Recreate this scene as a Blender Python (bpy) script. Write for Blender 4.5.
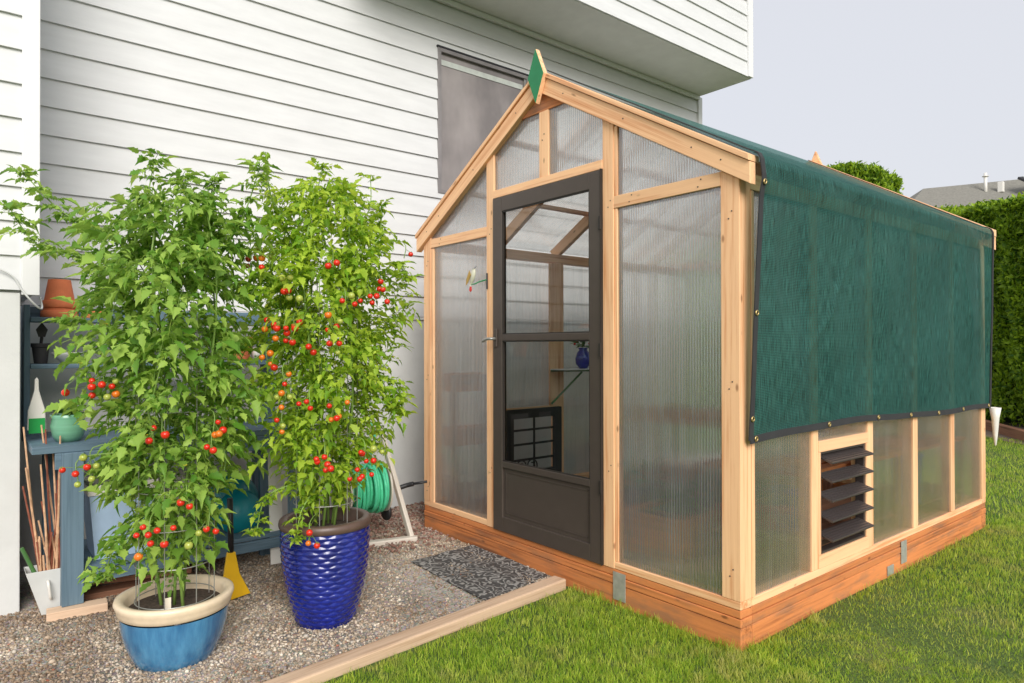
import bpy, math, random
import numpy as np
from mathutils import Vector, Matrix
random.seed(7); rng = np.random.default_rng(7)
R = math.radians
SC = bpy.context.scene; COL = SC.collection
for o in list(bpy.data.objects): bpy.data.objects.remove(o)

# ------------------------------------------------------------------ camera
cam = bpy.data.cameras.new('camera'); cam.sensor_width = 36; cam.lens = 678.16/1024*36
cam.clip_start = .05; cam.clip_end = 600
cob = bpy.data.objects.new('camera', cam); COL.objects.link(cob); SC.camera = cob
CAM = Vector((1.6085, -2.5599, 1.1229)); yaw, pitch, roll = .8853, .0061, -.002
fw = Vector((-math.sin(yaw)*math.cos(pitch), math.cos(yaw)*math.cos(pitch), math.sin(pitch)))
rt = Vector((math.cos(yaw), math.sin(yaw), 0)); up = rt.cross(fw)
rt, up = rt*math.cos(roll)+up*math.sin(roll), up*math.cos(roll)-rt*math.sin(roll)
M = Matrix((( rt.x, up.x, -fw.x, CAM.x), (rt.y, up.y, -fw.y, CAM.y), (rt.z, up.z, -fw.z, CAM.z), (0,0,0,1)))
cob.matrix_world = M

# ------------------------------------------------------------------ light
SUN_EL, SUN_AZ = R(31), R(114)          # azimuth of the direction TO the sun, measured from +Y clockwise
wd = bpy.data.worlds.new('World'); SC.world = wd; wd.use_nodes = True
nt = wd.node_tree; bg = nt.nodes['Background']
sky = nt.nodes.new('ShaderNodeTexSky'); sky.sky_type = 'NISHITA'; sky.sun_disc = False
sky.sun_elevation = SUN_EL; sky.sun_rotation = SUN_AZ; sky.air_density = 1.0; sky.dust_density = 6.0; sky.ozone_density = 1.0
mx = nt.nodes.new('ShaderNodeMixRGB'); mx.inputs[0].default_value = .85
mx.inputs[2].default_value = (4.45, 4.5, 4.75, 1)      # even veil of high thin cloud
nt.links.new(sky.outputs[0], mx.inputs[1]); nt.links.new(mx.outputs[0], bg.inputs[0]); bg.inputs[1].default_value = .10
sd = bpy.data.lights.new('sun', 'SUN'); sd.energy = 1.65; sd.angle = R(34); sd.color = (1, .97, .93)
so = bpy.data.objects.new('sun', sd); COL.objects.link(so)
sdir = Vector((math.sin(SUN_AZ)*math.cos(SUN_EL), math.cos(SUN_AZ)*math.cos(SUN_EL), math.sin(SUN_EL)))
so.rotation_euler = sdir.to_track_quat('Z', 'Y').to_euler()
vs = SC.view_settings; vs.view_transform = 'Standard'; vs.look = 'None'; vs.gamma = 1; vs.exposure = .90
vs.use_curve_mapping = False
SC.render.engine = 'CYCLES'
SC.cycles.max_bounces = 14; SC.cycles.transparent_max_bounces = 24; SC.cycles.transmission_bounces = 12
SC.cycles.caustics_refractive = True; SC.cycles.caustics_reflective = False; SC.cycles.sample_clamp_indirect = 4

# ------------------------------------------------------------------ material helpers
class NT:
    def __init__(s, name):
        s.m = bpy.data.materials.new(name); s.m.use_nodes = True; s.t = s.m.node_tree
        s.b = s.t.nodes['Principled BSDF']; s.out = s.t.nodes['Material Output']
    def n(s, ty, **kw):
        x = s.t.nodes.new('ShaderNode'+ty)
        for k, v in kw.items():
            if k.startswith('i_'):
                key = k[2:]
                key = int(key) if key.isdigit() else key.replace('_', ' ')
                x.inputs[key].default_value = v
            else: setattr(x, k, v)
        return x
    def l(s, a, b): s.t.links.new(a, b)
    def ramp(s, fac, stops):
        r = s.n('ValToRGB'); e = r.color_ramp.elements
        while len(e) < len(stops): e.new(.5)
        for q, (p, c) in zip(e, stops): q.position = p; q.color = (*c, 1)
        s.l(fac, r.inputs[0]); return r.outputs[0]
    def bump(s, h, st=.3, d=.01):
        b = s.n('Bump'); b.inputs['Strength'].default_value = st; b.inputs['Distance'].default_value = d
        s.l(h, b.inputs['Height']); s.l(b.outputs[0], s.b.inputs['Normal']); return b
def C(h):
    f = lambda v: (v/255/12.92 if v/255 <= .04045 else ((v/255+.055)/1.055)**2.4)
    return tuple(f(v) for v in h)
def coord(k, kind='Object', scale=(1,1,1)):
    tc = k.n('TexCoord'); mp = k.n('Mapping'); mp.inputs['Scale'].default_value = scale
    k.l(tc.outputs[kind], mp.inputs[0]); return mp.outputs[0]
def noise(k, vec, sc, det=4, rough=.55):
    x = k.n('TexNoise'); x.inputs['Scale'].default_value = sc; x.inputs['Detail'].default_value = det; x.inputs['Roughness'].default_value = rough
    k.l(vec, x.inputs['Vector']); return x.outputs[0]

def wood(name, base, dark, rough=.6, knots=True, dirt=0.0):
    k = NT(name); at = k.n('Attribute'); at.attribute_name = 'bc'
    mp = k.n('Mapping'); mp.inputs['Scale'].default_value = (1.6, 70, 70); k.l(at.outputs['Vector'], mp.inputs[0])
    g = noise(k, mp.outputs[0], 1.0, 6, .65)
    mp2 = k.n('Mapping'); mp2.inputs['Scale'].default_value = (1.2, 9, 9); k.l(at.outputs['Vector'], mp2.inputs[0])
    g2 = noise(k, mp2.outputs[0], 1.0, 3)
    mixc = k.n('Math', operation='ADD'); 
    a = k.n('Math', operation='MULTIPLY', i_1=.55); k.l(g, a.inputs[0])
    b = k.n('Math', operation='MULTIPLY', i_1=.45); k.l(g2, b.inputs[0])
    k.l(a.outputs[0], mixc.inputs[0]); k.l(b.outputs[0], mixc.inputs[1])
    hi = tuple(min(1, c*1.12) for c in base)
    col = k.ramp(mixc.outputs[0], [(.36, dark), (.50, base), (.64, hi)])
    if knots:
        v = k.n('TexVoronoi'); v.inputs['Scale'].default_value = 1
        mp3 = k.n('Mapping'); mp3.inputs['Scale'].default_value = (5.5, 13, 13); k.l(at.outputs['Vector'], mp3.inputs[0])
        k.l(mp3.outputs[0], v.inputs['Vector'])
        kr = k.ramp(v.outputs['Distance'], [(.05, (.75,)*3), (.12, (0,0,0))])
        mm = k.n('MixRGB', i_2=(*[c*.42 for c in dark], 1)); k.l(kr, mm.inputs[0]); k.l(col, mm.inputs[1]); col = mm.outputs[0]
    if dirt:
        tc = coord(k, 'Object', (2, 2, 9)); dn = noise(k, tc, 2.0, 5)
        dr = k.ramp(dn, [(.48, (0,0,0)), (.70, (dirt,)*3)])
        mm = k.n('MixRGB', i_2=(.20, .13, .09, 1)); k.l(dr, mm.inputs[0]); k.l(col, mm.inputs[1]); col = mm.outputs[0]
    rnd = k.n('Attribute'); rnd.attribute_name = 'tone'
    hs = k.n('HueSaturation'); k.l(rnd.outputs['Fac'], hs.inputs['Value']); k.l(col, hs.inputs['Color'])
    k.l(hs.outputs[0], k.b.inputs['Base Color']); k.b.inputs['Roughness'].default_value = rough
    k.bump(g, .25, .004)
    return k.m
def plain(name, c, rough=.5, metal=0, var=.12, nsc=12, bmp=.05, bsc=150, coat=0, spec=.5, streak=None):
    k = NT(name); vec = coord(k, 'Object', streak or (1,1,1)); n1 = noise(k, vec, nsc, 5)
    lo = tuple(max(0, x*(1-var)) for x in c); hi = tuple(min(1, x*(1+var)) for x in c)
    col = k.ramp(n1, [(.3, lo), (.7, hi)]); k.l(col, k.b.inputs['Base Color'])
    k.b.inputs['Roughness'].default_value = rough; k.b.inputs['Metallic'].default_value = metal
    k.b.inputs['Coat Weight'].default_value = coat; k.b.inputs['Specular IOR Level'].default_value = spec
    if bmp: n2 = noise(k, coord(k), bsc, 3); k.bump(n2, bmp, .004)
    return k.m

MT = {}
MT['fir'] = wood('pale_fir', C((246,196,150)), C((212,140,90)))
MT['cedar'] = wood('orange_cedar', C((208,130,76)), C((150,86,46)), .7, True, .55)
MT['oldwood'] = wood('weathered_pink_timber', C((214,184,156)), C((176,142,112)), .8, False)
MT['plank'] = wood('old_plank', C((150,105,80)), C((100,66,50)), .8, False)
MT['benchpaint'] = wood('blue_grey_paint', C((98,122,138)), C((74,98,114)), .55, False)
MT['siding'] = plain('white_siding_paint', (.665,.675,.678), .5, var=.05, nsc=3, bmp=.08, bsc=60, streak=(1,1,6))
MT['trim'] = plain('white_trim_paint', (.75,.755,.755), .45, var=.02, nsc=4)
MT['soffit'] = plain('soffit_paint', (.72,.73,.70), .7, var=.05, nsc=6, bmp=.2, bsc=90)
MT['concrete'] = plain('painted_concrete', (.64,.65,.64), .75, var=.05, nsc=5, bmp=.25, bsc=40)
MT['bronze'] = plain('dark_bronze_metal', C((82,73,67)), .4, .2, var=.06, bmp=.02)
MT['bronzedark'] = plain('dark_gasket', C((40,35,32)), .6)  # one even dark brown for door edges, beads, hinges and vent window
MT['blade'] = plain('brown_plastic_blade', C((66,59,58)), .35, var=.08)
MT['black'] = plain('black_plastic', (.018,.018,.02), .45)
MT['hem'] = plain('black_woven_tape', (.03,.03,.033), .8, bmp=.4, bsc=400)
MT['brass'] = plain('brass_grommet', C((200,175,120)), .35, .9)
MT['galv'] = plain('galvanised_steel', C((185,185,180)), .5, .5, var=.15, nsc=30)
MT['wire'] = plain('galvanised_wire', C((165,165,160)), .45, .6)
MT['terracotta'] = plain('terracotta', C((214,120,78)), .8, var=.12, nsc=15, bmp=.15)
MT['greenpot'] = plain('green_striped_glaze', C((110,165,135)), .3, var=.2, nsc=5, streak=(.3,.3,9), coat=.4)
MT['darkpot'] = plain('dark_grey_pot', C((60,58,62)), .7)
MT['whitepl'] = plain('white_plastic', C((225,222,215)), .4, var=.04)
MT['greypl'] = plain('pale_grey_plastic', C((205,207,205)), .5, var=.06, nsc=8)
MT['beigepl'] = plain('beige_plastic', C((212,203,190)), .5, var=.05, nsc=10)
MT['bluebin'] = plain('light_blue_plastic', C((170,195,222)), .35, var=.05)
MT['teal'] = plain('teal_plastic', C((14,128,140)), .35, var=.1, nsc=6)
MT['yellow'] = plain('yellow_plastic', C((240,190,30)), .45, var=.08)
MT['redpl'] = plain('orange_red_plastic', C((215,70,35)), .4)
MT['bluepl'] = plain('blue_plastic', C((20,80,190)), .4)
MT['hose'] = plain('green_hose', C((88,215,165)), .4, var=.1, nsc=40)
MT['hosepale'] = plain('pale_green_hose', C((150,215,178)), .5, var=.1, nsc=40)
MT['cane'] = plain('bamboo_cane', C((205,165,130)), .6, var=.3, nsc=30)
MT['redcane'] = plain('red_brown_cane', C((140,80,60)), .6, var=.3, nsc=30)
MT['greencane'] = plain('green_stake', C((70,115,60)), .5)
MT['soil'] = plain('potting_soil', (.055,.036,.026), .95, var=.7, nsc=60, bmp=1.0, bsc=120)
MT['stem'] = plain('tomato_stem', (.20,.32,.07), .5, var=.2)
MT['petal'] = plain('yellow_petal', (.85,.65,.05), .6)
MT['bark'] = plain('bark', (.10,.07,.05), .9, var=.3, nsc=30, bmp=.5)
MT['roofing'] = plain('grey_shingles', C((122,120,112)), .9, var=.2, nsc=14, bmp=.4, bsc=20)
MT['farwall'] = plain('far_wall', (.5,.5,.47), .8)
MT['seedtag'] = plain('plant_tag', C((235,225,205)), .5)
MT['green_diamond'] = plain('green_painted_board', C((38,130,84)), .6, var=.08, bmp=.15)
MT['glassblue'] = plain('blue_ceramic', C((30,40,150)), .15, coat=.6)

def leafmat(name, c1, c2, trans=.35, rough=.5, spec=.35):
    k = NT(name); g = k.n('NewGeometry')
    col = k.ramp(g.outputs['Random Per Island'], [(0, c1), (.5, tuple((a+b)/2 for a, b in zip(c1, c2))), (1, c2)])
    k.l(col, k.b.inputs['Base Color']); k.b.inputs['Roughness'].default_value = rough
    k.b.inputs['Specular IOR Level'].default_value = spec
    tr = k.n('BsdfTranslucent'); hs = k.n('HueSaturation', i_Value=1.35, i_Hue=.485); k.l(col, hs.inputs['Color']); k.l(hs.outputs[0], tr.inputs[0])
    mx = k.n('MixShader'); mx.inputs[0].default_value = trans
    k.l(k.b.outputs[0], mx.inputs[1]); k.l(tr.outputs[0], mx.inputs[2]); k.l(mx.outputs[0], k.out.inputs[0])
    return k.m
MT['tomleaf'] = leafmat('tomato_leaf', (.10,.26,.025), (.43,.61,.12), .42)
MT['tomleaf2'] = leafmat('tomato_leaf_yellowish', (.17,.36,.02), (.56,.71,.08), .48)
MT['palmleaf'] = leafmat('house_plant_leaf', (.05,.13,.02), (.12,.24,.05))
MT['cedarleaf'] = leafmat('arborvitae_spray', (.035,.12,.006), (.40,.58,.035), .38)
MT['grass'] = leafmat('lawn_grass', (.17,.36,.025), (.60,.70,.12), .48)
_g = MT['grass'].node_tree; _t = _g.nodes.new('ShaderNodeTexCoord'); _n = _g.nodes.new('ShaderNodeTexNoise'); _n.inputs['Scale'].default_value = 2.6; _n.inputs['Detail'].default_value = 6; _n.inputs['Roughness'].default_value = .7
_r = _g.nodes.new('ShaderNodeValToRGB'); _r.color_ramp.elements[0].position = .50; _r.color_ramp.elements[1].position = .63; _r.color_ramp.elements[1].color = (.75,.75,.75,1)
_m = _g.nodes.new('ShaderNodeMixRGB'); _m.inputs[2].default_value = (.55,.44,.22,1); _b = _g.nodes['Principled BSDF']; _src = _b.inputs['Base Color'].links[0].from_socket
_g.links.new(_t.outputs['Object'], _n.inputs['Vector']); _g.links.new(_n.outputs[0], _r.inputs[0]); _g.links.new(_r.outputs[0], _m.inputs[0]); _g.links.new(_src, _m.inputs[1])
_n2 = _g.nodes.new('ShaderNodeTexNoise'); _n2.inputs['Scale'].default_value = 11; _n2.inputs['Detail'].default_value = 4; _g.links.new(_t.outputs['Object'], _n2.inputs['Vector'])
_r2 = _g.nodes.new('ShaderNodeValToRGB'); _r2.color_ramp.elements[0].position = .36; _r2.color_ramp.elements[0].color = (.62,.70,.50,1); _r2.color_ramp.elements[1].position = .62; _r2.color_ramp.elements[1].color = (1.15,1.10,1.0,1); _g.links.new(_n2.outputs[0], _r2.inputs[0])
_m2 = _g.nodes.new('ShaderNodeMixRGB'); _m2.blend_type = 'MULTIPLY'; _m2.inputs[0].default_value = 1; _g.links.new(_m.outputs[0], _m2.inputs[1]); _g.links.new(_r2.outputs[0], _m2.inputs[2]); _g.links.new(_m2.outputs[0], _b.inputs['Base Color'])

def fruitmat(name, c):
    k = NT(name); k.b.inputs['Base Color'].default_value = (*c, 1); k.b.inputs['Roughness'].default_value = .22
    k.b.inputs['Subsurface Weight'].default_value = .15; k.b.inputs['Subsurface Radius'].default_value = (.01,.004,.002); k.b.inputs['Subsurface Scale'].default_value = .3
    n1 = noise(k, coord(k), 40, 2); col = k.ramp(n1, [(.35, tuple(x*.85 for x in c)), (.7, c)]); k.l(col, k.b.inputs['Base Color'])
    return k.m
MT['ripe'] = fruitmat('ripe_tomato', (.72,.03,.012)); MT['turn'] = fruitmat('orange_tomato', (.80,.20,.02)); MT['unripe'] = fruitmat('green_tomato', (.42,.48,.09))

def mk_poly():
    k = NT('ribbed_polycarbonate'); tc = k.n('Attribute'); tc.attribute_name = 'bc'
    w = k.n('TexWave', bands_direction='X'); w.inputs['Scale'].default_value = 21
    w.inputs['Distortion'].default_value = 0; k.l(tc.outputs['Vector'], w.inputs['Vector'])
    bp = k.n('Bump'); bp.inputs['Strength'].default_value = .8; bp.inputs['Distance'].default_value = .002; k.l(w.outputs['Fac'], bp.inputs['Height'])
    rf = k.n('BsdfRefraction'); rf.inputs['IOR'].default_value = 1.12; rf.inputs['Roughness'].default_value = .25
    rf.inputs['Color'].default_value = (.98,.985,.985,1); k.l(bp.outputs[0], rf.inputs['Normal'])
    tr = k.n('BsdfTransparent'); tr.inputs[0].default_value = (.97,.98,.98,1)
    df = k.n('BsdfTranslucent'); df.inputs[0].default_value = (.90,.95,.98,1)
    d2 = k.n('BsdfDiffuse'); d2.inputs[0].default_value = (.80,.86,.90,1)
    gl = k.n('BsdfGlossy'); gl.inputs['Roughness'].default_value = .16; gl.inputs['Color'].default_value = (.95,.97,1,1); k.l(bp.outputs[0], gl.inputs['Normal'])
    # milky, slightly streaked sheet
    st = coord(k, 'Object', (9, 9, .8)); sn = noise(k, st, 2.2, 4)
    sr0 = k.ramp(sn, [(.35, (.17,)*3), (.75, (.34,)*3)])
    rb = k.ramp(w.outputs['Fac'], [(.0, (.5,)*3), (.75, (1,)*3), (1, (1.5,)*3)]); mrb = k.n('MixRGB', blend_type='MULTIPLY', i_0=1.0); k.l(sr0, mrb.inputs[1]); k.l(rb, mrb.inputs[2]); sr = mrb.outputs[0]
    dp = coord(k, 'Object', (55, 55, 2.2)); dn = noise(k, dp, 1.0, 2); dr = k.ramp(dn, [(.64, (0,)*3), (.78, (.24,)*3)])
    ax_ = k.n('MixRGB', blend_type='ADD', i_0=1.0); k.l(sr, ax_.inputs[1])
    low_ = noise(k, coord(k, 'Object', (1.5,1.5,1.5)), 1.0, 2); lr = k.ramp(low_, [(.48, (0,)*3), (.62, (1,)*3)])
    ml_ = k.n('MixRGB', blend_type='MULTIPLY', i_0=1.0); k.l(dr, ml_.inputs[1]); k.l(lr, ml_.inputs[2]); k.l(ml_.outputs[0], ax_.inputs[2]); sr = ax_.outputs[0]
    def mix(f, a, b):
        m = k.n('MixShader')
        if isinstance(f, float): m.inputs[0].default_value = f
        else: k.l(f, m.inputs[0])
        k.l(a, m.inputs[1]); k.l(b, m.inputs[2]); return m.outputs[0]
    a = mix(.22, rf.outputs[0], tr.outputs[0])
    dd = mix(.4, df.outputs[0], d2.outputs[0])
    a = mix(sr, a, dd)
    fr = k.n('Fresnel'); fr.inputs[0].default_value = 1.5; k.l(bp.outputs[0], fr.inputs['Normal'])
    fm = k.n('Math', operation='MULTIPLY', i_1=1.9); k.l(fr.outputs[0], fm.inputs[0])
    fa = k.n('Math', operation='ADD', i_1=.13); k.l(fm.outputs[0], fa.inputs[0])
    a = mix(fa.outputs[0], a, gl.outputs[0]); k.l(a, k.out.inputs[0]); return k.m
MT['poly'] = mk_poly()
def mk_clear(name, tint, gl_add=.03):
    k = NT(name); tr = k.n('BsdfTransparent'); tr.inputs[0].default_value = (*tint, 1)
    gl = k.n('BsdfGlossy'); gl.inputs['Roughness'].default_value = .02
    fr = k.n('Fresnel'); fr.inputs[0].default_value = 1.5
    fa = k.n('Math', operation='ADD', i_1=gl_add); k.l(fr.outputs[0], fa.inputs[0])
    m = k.n('MixShader'); k.l(fa.outputs[0], m.inputs[0]); k.l(tr.outputs[0], m.inputs[1]); k.l(gl.outputs[0], m.inputs[2]); k.l(m.outputs[0], k.out.inputs[0]); return k.m
MT['glass'] = mk_clear('clear_glass', (.93,.95,.94)); MT['screenglass'] = mk_clear('screened_glass', (.90,.93,.90), .03)
def mk_win():
    k = NT('insect_screened_window'); vec = coord(k, 'Object', (1,1,.6)); n1 = noise(k, vec, 2.2, 4)
    col = k.ramp(n1, [(.35, C((112,106,104))), (.65, C((150,143,140)))]); k.l(col, k.b.inputs['Base Color'])
    k.b.inputs['Roughness'].default_value = .35; k.b.inputs['Coat Weight'].default_value = .6; k.b.inputs['Coat Roughness'].default_value = .05
    return k.m
MT['window'] = mk_win()
def mk_cloth():
    k = NT('green_shade_cloth'); at = k.n('Attribute'); at.attribute_name = 'bc'
    def wv(d, sc):
        w = k.n('TexWave', bands_direction=d); w.inputs['Scale'].default_value = sc; w.inputs['Distortion'].default_value = 1.2; w.inputs['Detail'].default_value = 2; w.inputs['Detail Scale'].default_value = .6
        k.l(at.outputs['Vector'], w.inputs['Vector']); return w.outputs['Fac']
    a, b = wv('X', 60), wv('Y', 45)
    ad = k.n('Math', operation='ADD'); k.l(a, ad.inputs[0]); k.l(b, ad.inputs[1])
    big = noise(k, at.outputs['Vector'], 2.5, 5)
    mp = k.n('Mapping'); mp.inputs['Scale'].default_value = (200, 12, 1); k.l(at.outputs['Vector'], mp.inputs[0])
    thr = noise(k, mp.outputs[0], 1, 2)
    s = k.n('Math', operation='MULTIPLY_ADD', i_1=.22); k.l(ad.outputs[0], s.inputs[0]); k.l(thr, s.inputs[2])
    s2 = k.n('Math', operation='MULTIPLY_ADD', i_1=.22); k.l(big, s2.inputs[0]); k.l(s.outputs[0], s2.inputs[2])
    s3 = k.n('Math', operation='MULTIPLY', i_1=.6); k.l(s2.outputs[0], s3.inputs[0])
    col = k.ramp(s3.outputs[0], [(.36, (.006,.030,.027)), (.48, (.015,.088,.078)), (.60, (.055,.180,.158))]); k.l(col, k.b.inputs['Base Color'])
    k.b.inputs['Roughness'].default_value = .7; k.b.inputs['Specular IOR Level'].default_value = .15; k.b.inputs['Sheen Weight'].default_value = .04; k.b.inputs['Sheen Tint'].default_value = (.5,.9,.8,1)
    k.bump(s.outputs[0], .6, .003)
    tr = k.n('BsdfTransparent'); tr.inputs[0].default_value = (.66,.86,.80,1); tl = k.n('BsdfTranslucent'); k.l(col, tl.inputs[0])
    m1 = k.n('MixShader'); m1.inputs[0].default_value = .2; k.l(k.b.outputs[0], m1.inputs[1]); k.l(tl.outputs[0], m1.inputs[2])
    m2 = k.n('MixShader'); m2.inputs[0].default_value = .21; k.l(m1.outputs[0], m2.inputs[1]); k.l(tr.outputs[0], m2.inputs[2]); k.l(m2.outputs[0], k.out.inputs[0]); return k.m
MT['cloth'] = mk_cloth()
def mk_gravelbase():
    k = NT('gravel_bed'); vec = coord(k); n1 = noise(k, vec, 1.6, 4); v = k.n('TexVoronoi'); v.inputs['Scale'].default_value = 90; k.l(vec, v.inputs['Vector'])
    c1 = k.ramp(n1, [(.38, (.17,.12,.08)), (.62, (.38,.31,.24))])
    mm = k.n('MixRGB', blend_type='MULTIPLY', i_0=.6); k.l(c1, mm.inputs[1]); k.l(v.outputs['Color'], mm.inputs[2])
    hs = k.n('HueSaturation', i_Saturation=.5, i_Value=1.6); k.l(mm.outputs[0], hs.inputs['Color']); k.l(hs.outputs[0], k.b.inputs['Base Color'])
    k.b.inputs['Roughness'].default_value = .95; k.bump(v.outputs['Distance'], .8, .006); return k.m
MT['gravelbase'] = mk_gravelbase()
def mk_pebble():
    k = NT('pebbles'); g = k.n('NewGeometry')
    col = k.ramp(g.outputs['Random Per Island'], [(0, (.13,.105,.085)), (.22, (.40,.35,.29)), (.42, (.27,.20,.14)), (.60, (.55,.48,.40)), (.74, (.30,.29,.28)), (.86, (.72,.67,.60)), (.93, (.42,.36,.30)), (.985, (.34,.27,.22)), (1, (.40,.14,.09))])
    n1 = noise(k, coord(k), 1.7, 5, .6); dr = k.ramp(n1, [(.38, (.62,.50,.40)), (.56, (1.15,1.09,1.0))])
    mm = k.n('MixRGB', blend_type='MULTIPLY', i_0=1.0); k.l(col, mm.inputs[1]); k.l(dr, mm.inputs[2]); k.l(mm.outputs[0], k.b.inputs['Base Color'])
    k.b.inputs['Roughness'].default_value = .85; return k.m
MT['pebble'] = mk_pebble()
def mk_lava():
    k = NT('red_lava_rock'); g = k.n('NewGeometry')
    col = k.ramp(g.outputs['Random Per Island'], [(0, (.16,.09,.07)), (.5, (.30,.16,.12)), (.8, (.38,.26,.21)), (1, (.38,.34,.30))])
    k.l(col, k.b.inputs['Base Color']); k.b.inputs['Roughness'].default_value = .95; return k.m
MT['lava'] = mk_lava()
def mk_lawnbase():
    k = NT('lawn_soil'); vec = coord(k); n1 = noise(k, vec, 1.3, 5); n2 = noise(k, vec, 60, 4)
    c1 = k.ramp(n1, [(.35, (.07,.14,.02)), (.6, (.13,.20,.035)), (.75, (.24,.24,.09))])
    mm = k.n('MixRGB', blend_type='MULTIPLY', i_0=.8); k.l(c1, mm.inputs[1]); r = k.ramp(n2, [(.3,(.4,.4,.4)), (.7,(1.0,1.0,1.0))]); k.l(r, mm.inputs[2]); k.l(mm.outputs[0], k.b.inputs['Base Color'])
    k.b.inputs['Roughness'].default_value = .95; k.bump(n2, 1, .02); return k.m
MT['lawnbase'] = mk_lawnbase()
def mk_mat():
    k = NT('rubber_scroll_mat'); vec = coord(k); v = k.n('TexVoronoi', feature='SMOOTH_F1'); v.inputs['Scale'].default_value = 22
    n1 = noise(k, vec, 9, 3); k.l(vec, v.inputs['Vector'])
    w = k.n('TexWave', wave_type='RINGS'); w.inputs['Scale'].default_value = 7; w.inputs['Distortion'].default_value = 16; w.inputs['Detail'].default_value = 1.4; w.inputs['Detail Scale'].default_value = 2.6; k.l(vec, w.inputs['Vector'])
    col = k.ramp(w.outputs['Fac'], [(.3, (.055,.053,.052)), (.66, (.105,.10,.098)), (.92, (.30,.29,.275))])
    k.l(col, k.b.inputs['Base Color']); k.b.inputs['Roughness'].default_value = .7; k.bump(w.outputs['Fac'], .4, .003); return k.m
MT['mat'] = mk_mat()
def glaze(name, c1, c2, band=None):
    k = NT(name); vec = coord(k, 'Object', (6, 6, 1.2)); n1 = noise(k, vec, 3, 5)
    col = k.ramp(n1, [(.32, c1), (.68, c2)])
    k.l(col, k.b.inputs['Base Color']); k.b.inputs['Roughness'].default_value = .22; k.b.inputs['Coat Weight'].default_value = .7; k.b.inputs['Coat Roughness'].default_value = .08
    return k.m
MT['cobalt'] = glaze('cobalt_glaze', (.003,.009,.13), (.009,.022,.27))
MT['azure'] = glaze('azure_glaze', (.015,.10,.25), (.085,.29,.50))
MT['cream'] = plain('cream_glazed_clay', C((226,206,178)), .45, var=.08, nsc=20, coat=.2)
MT['brownrim'] = plain('brown_clay_rim', C((92,74,66)), .4, var=.15, nsc=20)

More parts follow.
